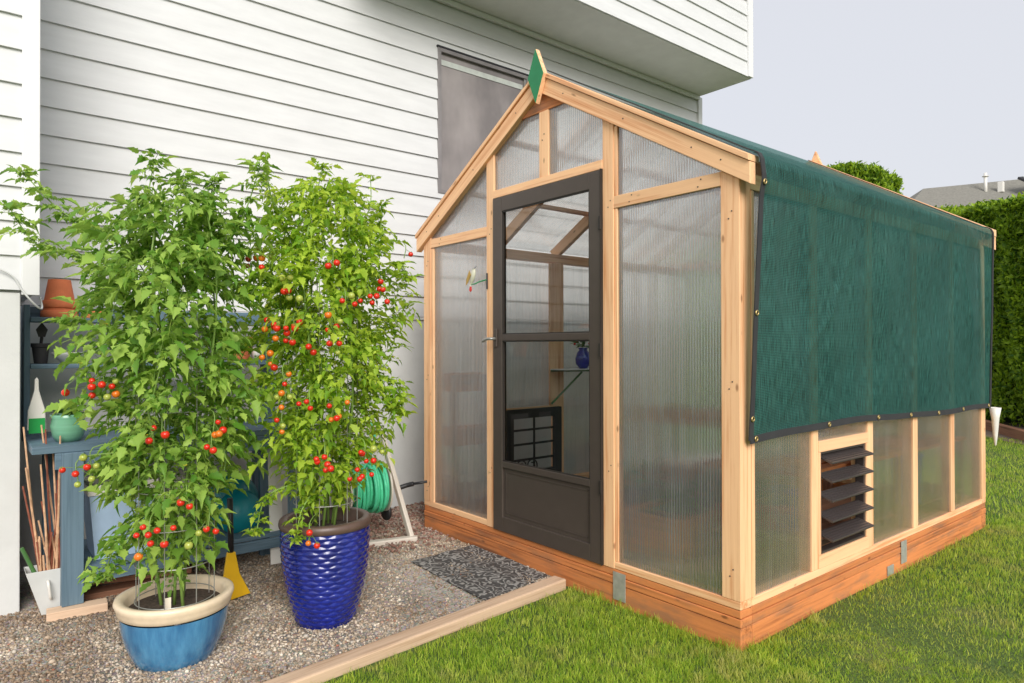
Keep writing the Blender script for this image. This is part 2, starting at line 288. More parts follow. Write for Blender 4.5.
# ------------------------------------------------------------------ mesh helpers
WL = {}     # world location of each object
class MB:
    def __init__(s): s.v = []; s.f = []; s.b = []; s.t = []; s.off = random.random()*50
    def add(s, vs, fs, bc=None, tone=1.0):
        n = len(s.v); s.v += [tuple(v) for v in vs]; s.f += [tuple(i+n for i in f) for f in fs]
        s.b += [tuple(b) for b in (bc or vs)]; s.t += [tone]*len(vs); return s
    def beam(s, p0, p1, w, h, upv=(0,0,1), cut=None):
        """bar from p0 to p1 (centre line); w across, h along up"""
        p0, p1 = Vector(p0), Vector(p1); d = (p1-p0).normalized(); u = Vector(upv)
        sd_ = d.cross(u).normalized(); u = sd_.cross(d).normalized(); L = (p1-p0).length
        o = random.random()*30; tone = random.uniform(.87, 1.07)
        vs, bc = [], []
        for a, P in ((0, p0), (L, p1)):
            for i, j in ((-1,-1),(1,-1),(1,1),(-1,1)):
                vs.append(P+sd_*(i*w/2)+u*(j*h/2)); bc.append((a+o, i*w/2+o*1.7, j*h/2+o*.6))
        return s.add(vs, [(0,3,2,1),(4,5,6,7),(0,1,5,4),(1,2,6,5),(2,3,7,6),(3,0,4,7)], bc, tone)
    def box(s, a, b):
        """axis box with board coordinates along its longest side"""
        a, b = np.array(a, float), np.array(b, float); c = (a+b)/2; e = abs(b-a); ax = int(np.argmax(e))
        p0 = c.copy(); p1 = c.copy(); p0[ax] -= e[ax]/2; p1[ax] += e[ax]/2
        if ax == 2: return s.beam(p0, p1, e[0], e[1], (0,1,0))
        if ax == 0: return s.beam(p0, p1, e[1], e[2])
        return s.beam(p0, p1, e[0], e[2])
    def prism(s, poly, ax, a, b):
        """polygon in the other two axes extruded along axis ax from a to b"""
        o = random.random()*30; vs = []; bc = []; n = len(poly); oth = [i for i in range(3) if i != ax]
        for t in (a, b):
            for p in poly:
                v = [0,0,0]; v[ax] = t; v[oth[0]], v[oth[1]] = p; vs.append(v); bc.append((p[0]+o, p[1]+o, t))
        fs = [tuple(range(n)), tuple(range(2*n-1, n-1, -1))]+[(i, i+n, (i+1)%n+n, (i+1)%n) for i in range(n)]
        return s.add(vs, fs, bc)
    def tube(s, pts, r, n=8, cap=True, r1=None):
        pts = [Vector(p) for p in pts]; vs, fs = [], []; m = len(pts); prev = None
        for i, p in enumerate(pts):
            d = (pts[min(i+1, m-1)]-pts[max(i-1, 0)]).normalized()
            if prev is None: a = d.orthogonal().normalized()
            else: a = (prev-d*prev.dot(d)).normalized()
            prev = a; b = d.cross(a); rr = r if r1 is None else r+(r1-r)*i/max(1, m-1)
            for j in range(n):
                t = 2*math.pi*j/n; vs.append(p+(a*math.cos(t)+b*math.sin(t))*rr)
        for i in range(m-1):
            for j in range(n): fs.append((i*n+j, i*n+(j+1)%n, (i+1)*n+(j+1)%n, (i+1)*n+j))
        if cap: fs += [tuple(range(n-1, -1, -1)), tuple(range((m-1)*n, m*n))]
        return s.add(vs, fs)
    def lathe(s, c, prof, n=48, disp=None, sx=1, sy=1, rot=None):
        vs, fs = [], []; m = len(prof); c = Vector(c)
        for i, (r, z) in enumerate(prof):
            for j in range(n):
                t = 2*math.pi*j/n; rr = r+(disp(t, z, i) if disp else 0)
                v = Vector((rr*math.cos(t)*sx, rr*math.sin(t)*sy, z))
                if rot is not None: v = rot @ v
                vs.append(c+v)
        for i in range(m-1):
            for j in range(n): fs.append((i*n+j, i*n+(j+1)%n, (i+1)*n+(j+1)%n, (i+1)*n+j))
        return s.add(vs, fs)
    def build(s, name, mat, parent=None, smooth=False, bevel=0, solid=0):
        base = WL[parent.name] if parent else Vector((0,0,0))
        if parent is None:
            a = np.array(s.v); base = Vector(((a[:,0].min()+a[:,0].max())/2, (a[:,1].min()+a[:,1].max())/2, a[:,2].min()))
        me = bpy.data.meshes.new(name)
        me.from_pydata([(x-base.x, y-base.y, z-base.z) for x, y, z in s.v], [], s.f)
        at = me.attributes.new('bc', 'FLOAT_VECTOR', 'POINT'); at.data.foreach_set('vector', np.array(s.b, dtype=np.float32).ravel())
        at = me.attributes.new('tone', 'FLOAT', 'POINT'); at.data.foreach_set('value', np.array(s.t, dtype=np.float32))
        me.materials.append(MT[mat] if isinstance(mat, str) else mat)
        if smooth: me.polygons.foreach_set('use_smooth', [True]*len(me.polygons))
        me.update(); o = bpy.data.objects.new(name, me); COL.objects.link(o)
        if parent: o.parent = parent; WL[o.name] = base.copy()
        else: o.location = base; WL[o.name] = base.copy()
        if bevel:
            b = o.modifiers.new('bevel', 'BEVEL'); b.width = bevel; b.segments = 2; b.limit_method = 'ANGLE'; b.angle_limit = R(50)
        if solid:
            b = o.modifiers.new('solid', 'SOLIDIFY'); b.thickness = solid; b.offset = 0
        return o
def fastmesh(name, V, F, mat, parent=None, smooth=False, loc=None):
    """V (n,3) world array, F (m,k) int array"""
    base = WL[parent.name] if parent else Vector(loc or (0,0,0))
    me = bpy.data.meshes.new(name); V = np.asarray(V, np.float32)-np.array(base, np.float32); F = np.asarray(F, np.int32)
    me.vertices.add(len(V)); me.vertices.foreach_set('co', V.ravel()); k = F.shape[1]
    me.loops.add(F.size); me.loops.foreach_set('vertex_index', F.ravel()); me.polygons.add(len(F))
    me.polygons.foreach_set('loop_start', np.arange(0, F.size, k, dtype=np.int32)); me.polygons.foreach_set('loop_total', np.full(len(F), k, np.int32))
    me.materials.append(MT[mat]); me.update(calc_edges=True)
    if smooth: me.polygons.foreach_set('use_smooth', np.ones(len(F), bool))
    o = bpy.data.objects.new(name, me); COL.objects.link(o)
    if parent: o.parent = parent
    else: o.location = base
    WL[o.name] = Vector(base); return o
def tag(o, label=None, cat=None, group=None, kind=None):
    if label: o['label'] = label
    if cat: o['category'] = cat
    if group: o['group'] = group
    if kind: o['kind'] = kind
    return o
def thing(name, loc, label, cat, group=None):
    o = bpy.data.objects.new(name, None); COL.objects.link(o); o.location = loc; o.empty_display_size = .1
    WL[o.name] = Vector(loc); return tag(o, label, cat, group)
def fit(v, a, b, c, d): return c+(d-c)*min(1, max(0, (v-a)/(b-a)))

G = -.16      # ground level
# ================================================================== SETTING: lawn, gravel
def edge_x(y): return -.95-(y+1.75)*.1018      # left side of the timber edging
mb = MB(); n = 60
xs = sorted(set([-60,-40,-30,-20,-12,-8,-5]+list(np.linspace(-3.5, 8, 40))+[12,20,40,60])); ys = [-25,-12,-8]+list(np.linspace(-6, 14, 60))+[20,30,45,80,150,300]
vs = [(x, y, G-.012+.012*math.sin(x*1.7+y)*math.cos(y*1.3)) for y in ys for x in xs]; nx = len(xs)
fs = [(j*nx+i, j*nx+i+1, (j+1)*nx+i+1, (j+1)*nx+i) for j in range(len(ys)-1) for i in range(nx-1)]
mb.add(vs, fs); tag(mb.build('lawn', 'lawnbase', smooth=True), kind='structure')
mb = MB(); mb.add([(-3.16,-6,G+.004),(edge_x(-6)+.04,-6,G+.004),(edge_x(-.02)+.04,-.02,G+.004),(-2.5,-.02,G+.004),(-2.5,5.5,G+.004),(-3.16,5.5,G+.004)], [(0,1,2,3,4,5)])
tag(mb.build('gravel_path', 'gravelbase'), kind='structure')

# pebbles
ico_v = []; ph = (1+5**.5)/2
for a in (-1,1):
    for b in (-ph,ph): ico_v += [(0,a,b),(a,b,0),(b,0,a)]
ico_v = np.array(ico_v); ico_v /= np.linalg.norm(ico_v[0])
import itertools
el = min(np.linalg.norm(ico_v[i]-ico_v[j]) for i in range(12) for j in range(i))
ico_f = []
for i, j, k_ in itertools.combinations(range(12), 3):
    if all(abs(np.linalg.norm(ico_v[a]-ico_v[b])-el) < 1e-3 for a, b in ((i,j),(j,k_),(i,k_))):
        nn = np.cross(ico_v[j]-ico_v[i], ico_v[k_]-ico_v[i]); ico_f.append((i,j,k_) if nn@ico_v[i] > 0 else (i,k_,j))
ico_f = np.array(ico_f)
def pebbles(name, P, S, mat, kind='stuff'):
    n = len(P); V = np.repeat(ico_v[None], n, 0)*rng.uniform(.72, 1.18, (n,12,1))
    V *= S[:,None,None]*rng.uniform(.55, 1.3, (n,1,3)); V[:,:,2] *= .75
    a = rng.uniform(0, 2*np.pi, n); c, s = np.cos(a)[:,None], np.sin(a)[:,None]
    x = V[:,:,0]*c-V[:,:,1]*s; y = V[:,:,0]*s+V[:,:,1]*c; V = np.stack([x, y, V[:,:,2]], 2)+P[:,None,:]
    F = (ico_f[None]+np.arange(n)[:,None,None]*12).reshape(-1,3)
    return tag(fastmesh(name, V.reshape(-1,3), F, mat, loc=tuple(P.mean(0))), kind=kind)
def scatter(n, x0, x1, y0, y1, ok):
    P = np.stack([rng.uniform(x0,x1,n), rng.uniform(y0,y1,n)], 1); return P[ok(P)]
okp = lambda P: (P[:,0] < -.95-(P[:,1]+1.75)*.1018) & ~((P[:,0] > -2.53) & (P[:,1] > -.01)) & ~((P[:,0]<-2.43)&(P[:,1]<-2.26))
P2 = scatter(92000, -3.13, -.8, -2.9, .8, okp)
bare = np.exp(-(((P2[:,0]+1.35)/.55)**2+((P2[:,1]+.62)/.28)**2))     # trodden sandy patch in front of the mat
keep = rng.random(len(P2)) > bare*.85; P2 = P2[keep]
S = .0027+.0058*rng.random(len(P2))**1.6; S *= 1+(rng.random(len(P2)) > .96)*rng.uniform(.2, .8, len(P2))
P3 = np.column_stack([P2, np.full(len(P2), G+.005)+S*.25])
tag(pebbles('gravel', P3, S, 'pebble'), 'loose mixed grey and brown pea gravel between the house and the lawn', 'gravel')
P2 = scatter(5200, -3.13, -2.0, -1.0, 1.2, lambda P: okp(P) & (rng.random(len(P)) < np.clip((P[:,1]+.95)*1.1, 0, 1)) & (P[:,0]+.35*P[:,1] < -2.25+.35*rng.standard_normal(len(P))*.5))
S = rng.uniform(.006, .016, len(P2)); P3 = np.column_stack([P2, np.full(len(P2), G+.008)+S*.4])
tag(pebbles('lava_rock', P3, S, 'lava'), 'reddish crushed lava rock heaped along the foot of the white wall', 'rocks')

# grass
def grass_mesh(name, P, H, W):
    n = len(P); a = rng.uniform(0, 2*np.pi, n); lean = rng.uniform(.1, .75, n)*H; la = rng.uniform(0, 2*np.pi, n)
    dx, dy = np.cos(a)*W/2, np.sin(a)*W/2; lx, ly = np.cos(la)*lean, np.sin(la)*lean
    z0 = G-.015
    v0 = np.stack([P[:,0]-dx, P[:,1]-dy, np.full(n, z0)], 1); v1 = np.stack([P[:,0]+dx, P[:,1]+dy, np.full(n, z0)], 1)
    v2 = np.stack([P[:,0]+dx*.8+lx*.35, P[:,1]+dy*.8+ly*.35, z0+H*.6], 1); v3 = np.stack([P[:,0]-dx*.8+lx*.35, P[:,1]-dy*.8+ly*.35, z0+H*.6], 1)
    v4 = np.stack([P[:,0]+lx, P[:,1]+ly, z0+H], 1)
    V = np.stack([v0,v1,v2,v3,v4], 1).reshape(-1,3); b = np.arange(n)[:,None]*5
    F = np.concatenate([b+np.array([[0,1,2]]), b+np.array([[0,2,3]]), b+np.array([[3,2,4]])])
    return fastmesh(name, V, F, 'grass', loc=(0,0,G))
def okg(P):
    inside = (P[:,0] > -2.6) & (P[:,0] < .012) & (P[:,1] > -.012) & (P[:,1] < 3.13)
    path = (P[:,0] < -.95-(P[:,1]+1.75)*.1018+.13) & (P[:,1] < .05)
    d = P-np.array([CAM.x, CAM.y]); f = d@np.array([fw.x, fw.y]); r = d@np.array([rt.x, rt.y])
    vis = (f > .3) & (abs(r) < f*.80+.3)
    bed = (P[:,0]+1.1)*.82+(P[:,1]-8.45)*.57 > 0
    return ~inside & ~path & vis & ~((P[:,0] < -2.4)) & ~((P[:,0]*.766+P[:,1]*.643) > 4.66+.2*np.sin(P[:,0]*3))
def patch(P): return np.sin(P[:,0]*2.3+1)*np.sin(P[:,1]*1.9+P[:,0])+.5*np.sin(P[:,0]*7+P[:,1]*5)*np.sin(P[:,1]*6.3-P[:,0]*2)
PP, HH, WW = [], [], []
for n_, (x0,x1,y0,y1), h, w in ((230000, (-1.2,1.9,-2.6,.6), .031, .0028), (150000, (0,3.5,-1,4.0), .031, .0032), (90000, (-2.6,4.5,3.1,8.5), .04, .006)):
    P = scatter(n_, x0, x1, y0, y1, okg); q = patch(P); k_ = rng.random(len(P)) < np.clip(.85-.28*q*(q > .2), .3, 1)
    P = P[k_]; q = q[k_]; PP.append(P)
    cl = .5+.5*np.sin(P[:,0]*21+3*np.sin(P[:,1]*9))*np.sin(P[:,1]*19+2*np.sin(P[:,0]*13)); near = np.exp(-np.abs(P[:,0]-.02)/.035)*(P[:,1]>-.05)+np.exp(-np.abs(P[:,1]+.02)/.035)*(P[:,0]>-1.1)
    HH.append(h*rng.uniform(.5, 1.25, len(P))*(.75+.55*cl**2)*(1-.10*q)*(1+.55*near*rng.random(len(P)))); WW.append(w*rng.uniform(.7, 1.3, len(P)))
tag(grass_mesh('grass', np.concatenate(PP), np.concatenate(HH), np.concatenate(WW)), 'short mown green lawn grass with straw coloured patches', 'grass', kind='stuff')

# ================================================================== HOUSE
XW, XO, XJ = -3.15, -2.46, -2.42          # lower wall, overhang face, left wing face
house = thing('white_house', (XW, 0, G), 'white house with horizontal lap siding and a projecting upper storey behind the greenhouse', 'house')
PITCH = .1655
def lap(mb, X, z0, z1, zc, y0, y1):
    """one siding course: zc course bottom; visible from z0 to z1"""
    xo = lambda z: X+.015*(1-(z-zc)/PITCH)
    mb.prism([(X-.02, z0), (xo(z0), z0), (xo(z1), z1), (X-.02, z1)], 1, y0, y1)
def siding(mb, X, zb, zt, y0, y1, hole=None):
    z = zb; 
    while z < zt-.01:
        za, zz = z, min(z+PITCH, zt)
        if hole:
            hy0, hy1, hz0, hz1 = hole; cuts = sorted({za, zz} | {c for c in (hz0, hz1) if za < c < zz})
            for a, b in zip(cuts, cuts[1:]):
                if hz0-1e-4 <= (a+b)/2 <= hz1: lap(mb, X, a, b, za, y0, hy0); lap(mb, X, a, b, za, hy1, y1)
                else: lap(mb, X, a, b, za, y0, y1)
        else: lap(mb, X, za, zz, za, y0, y1)
        z += PITCH
WINH = (.53, 1.53, 2.395, 3.612)
mb = MB(); siding(mb, XW, 1.359, 4.03, -2.30, 4.13, WINH); siding(mb, XW, 4.0312, 7.1, -2.30, -.405); mb.build('siding_wall', 'siding', house)
mb = MB(); mb.box((XW-.3, -6, G-.3), (XW-.002, 4.18, 1.353)); 
mb.build('foundation_wall', 'concrete', house, bevel=.004)
mb = MB(); mb.box((XW-.004, -2.3, 1.335), (XW+.012, 4.13, 1.356)); mb.build('drip_strip', 'trim', house)
mb = MB(); mb.box((XW-.3, 1.53+.0, 1.36), (XW-.022, 4.18, 4.03)); mb.box((XW-.3, -2.3, 1.36), (XW-.022, .53, 4.03)); mb.box((XW-.3, .53, 1.36), (XW-.022, 1.53, 2.395)); mb.box((XW-.3, .53, 3.612), (XW-.022, 1.53, 4.03)); mb.build('wall_core', 'trim', house)
mb = MB(); mb.box((XW-.1, 4.13, 1.36), (XW+.03, 4.20, 4.025)); mb.build('corner_trim', 'trim', house, bevel=.003)
mb = MB(); mb.box((XO-.004, 4.06, 4.035), (XO+.03, 4.15, 7.2)); mb.build('corner_trim', 'trim', house, bevel=.003)
mb = MB(); siding(mb, XO, 4.035, 7.1, -.40, 4.06); mb.build('upper_siding_wall', 'siding', house)
mb = MB(); mb.box((XW-4, -.402, 4.05), (XO-.022, 4.14, 7.1)); mb.box((XW-4, -2.30, 4.05), (XW-.022, -.403, 7.1)); mb.build('upper_storey', 'siding', house)
mb = MB(); mb.box((XW-.3, -.40, 4.03), (XO-.003, 4.145, 4.045)); mb.build('soffit', 'soffit', house)
mb = MB(); mb.box((XW+.017, -.40, 3.985), (XW+.045, 4.13, 4.026)); mb.build('frieze_strip', 'trim', house)
# window
wf = MB(); t = .032
y0, y1, z0, z1 = WINH
for a, b in (((y0, z0), (y0+t, z1)), ((y1-t, z0), (y1, z1)), ((y0+t, z0), (y1-t, z0+t)), ((y0+t, z1-t), (y1-t, z1))):
    wf.box((XW-.06, a[0], a[1]), (XW+.019, b[0], b[1]))
w = wf.build('window', plain('grey_window_frame', C((128,124,124)), .4), house, bevel=.002)
mb = MB(); mb.box((XW-.05, y0+t, z0+t), (XW-.012, y1-t, z1-t)); mb.build('pane', 'window', w)
mb = MB(); mb.box((XW-.010, y0+t, z1-t-.10), (XW-.006, y1-t-.03, z1-t-.055)); mb.build('sash_rail', plain('pale_sash', C((190,196,190)), .5), w)
mb = MB(); mb.box((XW+.0, y0-.01, z1+.0015), (XW+.024, y1+.01, z1+.014)); mb.build('head_flashing', 'black', w)
mb = MB(); mb.box((XW-.012, y1-t-.02, z0+t), (XW+.008, y1-t, z1-t)); mb.build('sash_stile', 'wire', w)
# left wing
mb = MB(); siding(mb, XJ, 1.395, 4.4, -6, -2.322); mb.build('wing_siding_wall', 'siding', house)
mb = MB(); mb.box((XJ-.35, -6, 1.385), (XJ-.022, -2.262, 4.4)); mb.box((XW, -2.30, 1.385), (XJ-.36, -2.262, 4.4)); mb.build('wing_core', 'siding', house)
mb = MB(); mb.box((XJ-.021, -2.322, 1.372), (XJ+.022, -2.250, 4.4)); mb.build('corner_trim', 'trim', house, bevel=.003)
mb = MB(); mb.box((XJ-.5, -6, G-.3), (XJ-.004, -2.325, 1.383)); mb.build('wing_foundation', 'concrete', house, bevel=.004)
# cable on the wing
pts = [(XJ+.022,-2.62,1.50),(XJ+.03,-2.45,1.50),(XJ+.03,-2.36,1.46),(XJ+.032,-2.325,1.40),(XJ+.034,-2.29,1.35),(XJ+.0,-2.25,1.31),(XJ-.05,-2.235,1.32),(XJ-.1,-2.24,1.37)]
def smoothpts(pts, n=6):
    out = []; P = [Vector(p) for p in pts]
    for i in range(len(P)-1):
        a, b, c, d = P[max(i-1,0)], P[i], P[i+1], P[min(i+2, len(P)-1)]
        for j in range(n):
            t = j/n; out.append(.5*((2*b)+(c-a)*t+(2*a-5*b+4*c-d)*t*t+(3*b-a-3*c+d)*t**3))
    return out+[P[-1]]
mb = MB(); mb.tube(smoothpts(pts), .0045, 8); tag(mb.build('cable', 'greypl', smooth=True), 'pale grey cable looping round the white trim corner above the bench', 'cable')

# ================================================================== GREENHOUSE
W_, L_ = 2.51, 3.115; HE, HR, OV = 1.915, 2.682, .063; XR = -W_/2; SL = (HR-HE)/(W_/2+OV)
roofz = lambda x: HR-SL*abs(x-XR)
gh = thing('greenhouse', (XR, L_/2, G), 'wood framed greenhouse with ribbed clear panels, a gable roof and a dark screen door', 'greenhouse')
B = .0025
# base timbers
def ring(z0, z1, name, mat, ins=0, jig=0):
    mb = MB(); t_ = .088
    mb.box((-W_+ins, ins, z0), (-ins, t_+ins, z1)); mb.box((-W_+ins, L_-t_, z0), (-ins, L_-ins, z1))
    mb.box((-t_-ins, t_+ins+.001, z0), (-ins, L_-t_-.001, z1)); mb.box((-W_+ins, t_+ins+.001, z0), (-W_+t_, L_-t_-.001, z1)); return mb.build(name, mat, gh, bevel=.004)
ring(G-.06, -.077, 'base_timber', 'cedar', .002); ring(-.0745, -.0385, 'base_timber', 'cedar', .0); ring(-.036, -.002, 'base_timber', 'cedar', .003)
ring(0, .036, 'sill', 'fir', .001)
def P(name, a, b, mat='fir', par=None, bev=B): m_ = MB(); m_.box(a, b); return m_.build(name, mat, par or gh, bevel=bev)
gx = [(-W_+.001, -2.42), (-1.771, -1.696), (-.785, -.712), (-.092, -.001)]
D0 = .085
def gable(yf, dr, door):
    # yf = outer face y, dr = inward direction (+1 at the front)
    y_ = lambda a, b: (yf+a*dr, yf+b*dr)
    def pb(name, x0, x1, z0, z1, a=0, b=D0, topcut=True):
        m_ = MB(); ya, yb = y_(a, b)
        if topcut == 'roof': m_.prism([(x0,z0),(x1,z0),(x1,roofz(x1)-.125),(x0,roofz(x0)-.125)], 1, ya, yb); m_.b = [(p[2], p[0]*1+m_.off, p[1]) for p in m_.v]
        else: m_.box((x0, ya, z0), (x1, yb, z1))
        return m_.build(name, 'fir', gh, bevel=B)
    pb('corner_post', gx[0][0], gx[0][1], .0365, 0, topcut='roof'); pb('corner_post', gx[3][0], gx[3][1], .0365, 0, topcut='roof')
    pb('stop_strip', gx[0][1]+.0005, gx[0][1]+.035, .0365, 1.80, .002, D0-.002)
    pb('door_post', gx[1][0], gx[1][1], .0, 0, -.001, .04, topcut='roof'); pb('door_post', gx[2][0], gx[2][1], .0, 0, -.001, .04, topcut='roof')
    pb('rail', gx[0][1]+.0005, gx[1][0]-.0005, 1.806, 1.868); pb('rail', gx[2][1]+.0005, gx[3][0]-.0005, 1.814, 1.876)
    pb('header', gx[1][1]+.0005, gx[2][0]-.0005, 2.029, 2.077, -.004, .084)
    m_ = MB(); ya, yb = y_(.001, D0); m_.prism([(-1.276,2.0775),(-1.20,2.0775),(-1.20,2.449),(-1.276,2.449)], 1, ya, yb); m_.b = [(p[2], p[0], p[1]) for p in m_.v]; m_.build('mullion', 'fir', gh, bevel=B)
    m_ = MB(); ya, yb = y_(.004, D0+.005); c = 2.45; dx = (HR-.122-c)/SL
    m_.prism([(XR-dx, c), (XR+dx, c), (XR, HR-.128)], 1, ya, yb); m_.build('collar_tie', 'cedar', gh, bevel=B)
    # glazing: three bays, cut to the roof slope
    for x0, x1, zb_ in ((gx[0][1], gx[1][0], .03), (gx[2][1], gx[3][0], .03)):
        ys_ = yf+.012*dr
        m_ = MB(); m_.add([(x0-.01,ys_,zb_),(x1+.01,ys_,zb_),(x1+.01,ys_,roofz(x1)-.07),(x0-.01,ys_,roofz(x0)-.07)], [(0,1,2,3)]); m_.build('ribbed_panel', 'poly', gh)
    ys_ = yf+.012*dr; zb_ = 2.05 if door else .03
    m_ = MB(); m_.add([(-1.71,ys_,zb_),(-.77,ys_,zb_),(-.77,ys_,roofz(-.77)-.07),(XR,ys_,HR-.07),(-1.71,ys_,roofz(-1.71)-.07)], [(0,1,2,3,4)]); m_.build('ribbed_panel', 'poly', gh)
    # fascia and roof trim
    for sgn in (-1, 1):
        xe = XR+sgn*(W_/2+OV)
        ya, yb = y_(-.022, .022)
        m_ = MB(); m_.prism([(XR, HR-.030), (xe, HE-.030), (xe, HE-.122), (XR, HR-.126)], 1, ya, yb)
        cs, sn = math.cos(math.atan(SL)), math.sin(math.atan(SL)); o_ = random.random()*9
        m_.b = [((p[0]-XR)*cs*sgn+o_, p[1], (p[2]+(abs(p[0]-XR))*SL)) for p in m_.v]; m_.build('fascia_board', 'fir', gh, bevel=B)
        ya, yb = y_(-.034, .05)
        m_ = MB(); tk = .0 if door else .020; m_.prism([(XR, HR+tk), (xe, HE+tk), (xe, HE-.027), (XR, HR-.027)], 1, ya, yb); m_.b = [((p[0]-XR)*cs*sgn+o_+3, p[1], (p[2]+(abs(p[0]-XR))*SL)) for p in m_.v]; m_.build('roof_trim', 'fir', gh, bevel=B)
    # diamond finial
    f_ = MB(); ya, yb = y_(-.052, -.024); cz = 2.635; hw = .066; hh = .153
    f_.prism([(XR+.012, cz-hh), (XR+.012+hw, cz), (XR+.012, cz+hh), (XR+.012-hw, cz)], 1, ya, yb); fo = f_.build('finial', 'fir', gh, bevel=.001)
    ya, yb = y_(-.056, -.0525); f_ = MB(); hw *= .98; hh *= .98
    f_.prism([(XR+.012, cz-hh), (XR+.012+hw, cz), (XR+.012, cz+hh), (XR+.012-hw, cz)], 1, ya, yb); f_.build('painted_face', 'green_diamond', fo)
gable(0, 1, True)
gable(L_, -1, False)
# inner front casing strip beside the door on the right
P('stop_strip', (-.711, .004, .037), (-.690, .05, 1.813)); P('stop_strip', (-.711, .004, 1.877), (-.690, .05, roofz(-.70)-.13))
# side walls
SY = [(.006,.102), (.610,.675), (1.220,1.285), (1.830,1.895), (2.440,2.505), (3.03,3.114)]
for side in (0, -W_):
    s = 1 if side == 0 else -1
    X0, X1 = side-.001*s, side-.086*s
    for i, (a, b) in enumerate(SY):
        if i == 0: a = .0862
        if i == 5: b = L_-.0862
        P('stud', (X1, a, .0365), (X0, b, 1.795))
    P('top_plate', (X1, .0863, 1.796), (X0-.001*s, L_-.0863, 1.865))
    m_ = MB(); xg = side-.012*s
    if side == 0:
        m_.add([(xg,.05,.03),(xg,.66,.03),(xg,.66,1.83),(xg,.05,1.83), (xg,1.235,.03),(xg,3.08,.03),(xg,3.08,1.83),(xg,1.235,1.83), (xg,.66,.655),(xg,1.235,.655),(xg,1.235,1.83),(xg,.66,1.83)], [(0,1,2,3),(4,5,6,7),(8,9,10,11)])
    else:
        m_.add([(xg,.05,.03),(xg,.75,.03),(xg,.75,1.83),(xg,.05,1.83), (xg,1.32,.03),(xg,3.08,.03),(xg,3.08,1.83),(xg,1.32,1.83), (xg,.75,.64),(xg,1.32,.64),(xg,1.32,1.83),(xg,.75,1.83)], [(0,1,2,3),(4,5,6,7),(8,9,10,11)])
    m_.b = [(p[1], p[0], p[2]) for p in m_.v]; m_.build('ribbed_panel', 'poly', gh)
    # end return strip at the front corner
P('return_strip', (-.03, .0863, .0366), (.003, .108, 1.79))
# roof: rafters and panels
for side in (1, -1):
    xe = XR+side*(W_/2)
    for (a, b) in SY:
        c = (a+b)/2; m_ = MB(); m_.beam((XR+side*.012, c, HR-.085-.012*SL), (xe, c, roofz(xe)-.085), .038, .085); m_.build('rafter', 'fir', gh, bevel=B)
    for f_ in (.33, .67):
        x = XR+side*(W_/2)*f_; m_ = MB(); m_.box((x-.02, .06, roofz(x)-.063), (x+.02, L_-.06, roofz(x)-.035)); m_.build('purlin', 'fir', gh, bevel=B)
    m_ = MB(); xo = XR+side*(W_/2+OV-.005)
    m_.add([(XR,.03,HR-.02),(xo,.03,roofz(xo)-.02),(xo,L_-.03,roofz(xo)-.02),(XR,L_-.03,HR-.02)], [(0,1,2,3)]); m_.b = [(p[1], p[0], p[2]) for p in m_.v]; m_.build('roof_panel', 'poly', gh)
P('ridge_beam', (XR-.011, .055, HR-.14), (XR+.011, L_-.055, HR-.03))
# galvanised straps
P('strap_plate', (-.718, -.0045, -.150), (-.637, -.001, -.012), 'galv', bev=.001); P('strap_plate', (.001, 1.635, -.135), (.0045, 1.711, -.008), 'galv', bev=.001); P('strap_plate', (.001, 1.449, -.165), (.0045, 1.530, -.112), 'galv', bev=.001)
for (x, z) in [(-2.46,1.70),(-2.46,.9),(-2.46,.12),(-.045,1.68),(-.045,.95),(-.045,.15),(-.74,1.84),(-.74,.5),(-1.73,1.83),(-1.73,.35),(-1.24,2.30),(-.60,1.845),(-.20,1.845),(-2.3,1.837)]:
    for dz in (-.012, .014): m_ = MB(); m_.tube([(x+dz*.6,-.0022,z+dz*1.2),(x+dz*.6,.002,z+dz*1.2)], .0032, 8); m_.build('screw', 'darkpot', gh)
for sgn in (-1, 1):
    for q in (.16,.5,.82,.94):
        x = XR+sgn*(W_/2)*q; z = roofz(x)-.075; m_ = MB(); m_.tube([(x,-.0235,z),(x,-.019,z)], .0036, 8); m_.build('screw', 'darkpot', gh)
# door
dx0, dx1 = -1.690, -.789
door = MB(); t = .088; dz0, dz1 = .002, 2.024; yf, yb = -.014, .022
for a, b in (((dx0, dz0), (dx0+t, dz1)), ((dx1-t+.008, dz0), (dx1, dz1)), ((dx0+t, dz1-t), (dx1-t+.008, dz1)), ((dx0+t, 1.152), (dx1-t+.008, 1.190)), ((dx0+t, .388), (dx1-t+.008, .425)), ((dx0+t, dz0), (dx1-t+.008, .09))):
    door.box((a[0], yf, a[1]), (b[0], yb, b[1]))
door = door.build('door', 'bronze', gh, bevel=.003)
P('outer_frame', (dx0-.0055, -.006, .0), (dx0-.001, .03, 2.0285), 'bronzedark', door, 0); P('outer_frame', (dx1+.0005, -.018, .0), (dx1+.0040, .03, 2.0285), 'bronzedark', door, 0)
P('kick_panel', (dx0+t-.002, -.002, .088), (dx1-t+.01, .012, .390), 'bronze', door, 0)
m_ = MB()
for a, b in (((-1.575,.115),(-1.570,.365)), ((-.895,.115),(-.890,.365)), ((-1.575,.115),(-.89,.120)), ((-1.575,.360),(-.89,.365))): m_.box((a[0], -.005, a[1]), (b[0], -.0022, b[1]))
m_.build('panel_moulding', 'bronze', door)
m_ = MB(); m_.add([(dx0+t,.006,1.188),(dx1-t+.01,.006,1.188),(dx1-t+.01,.006,dz1-t),(dx0+t,.006,dz1-t)], [(0,1,2,3)]); m_.build('glass_pane', 'glass', door)
m_ = MB(); m_.add([(dx0+t,.006,.424),(dx1-t+.01,.006,.424),(dx1-t+.01,.006,1.153),(dx0+t,.006,1.153)], [(0,1,2,3)]); m_.build('screened_pane', 'screenglass', door)
m_ = MB()
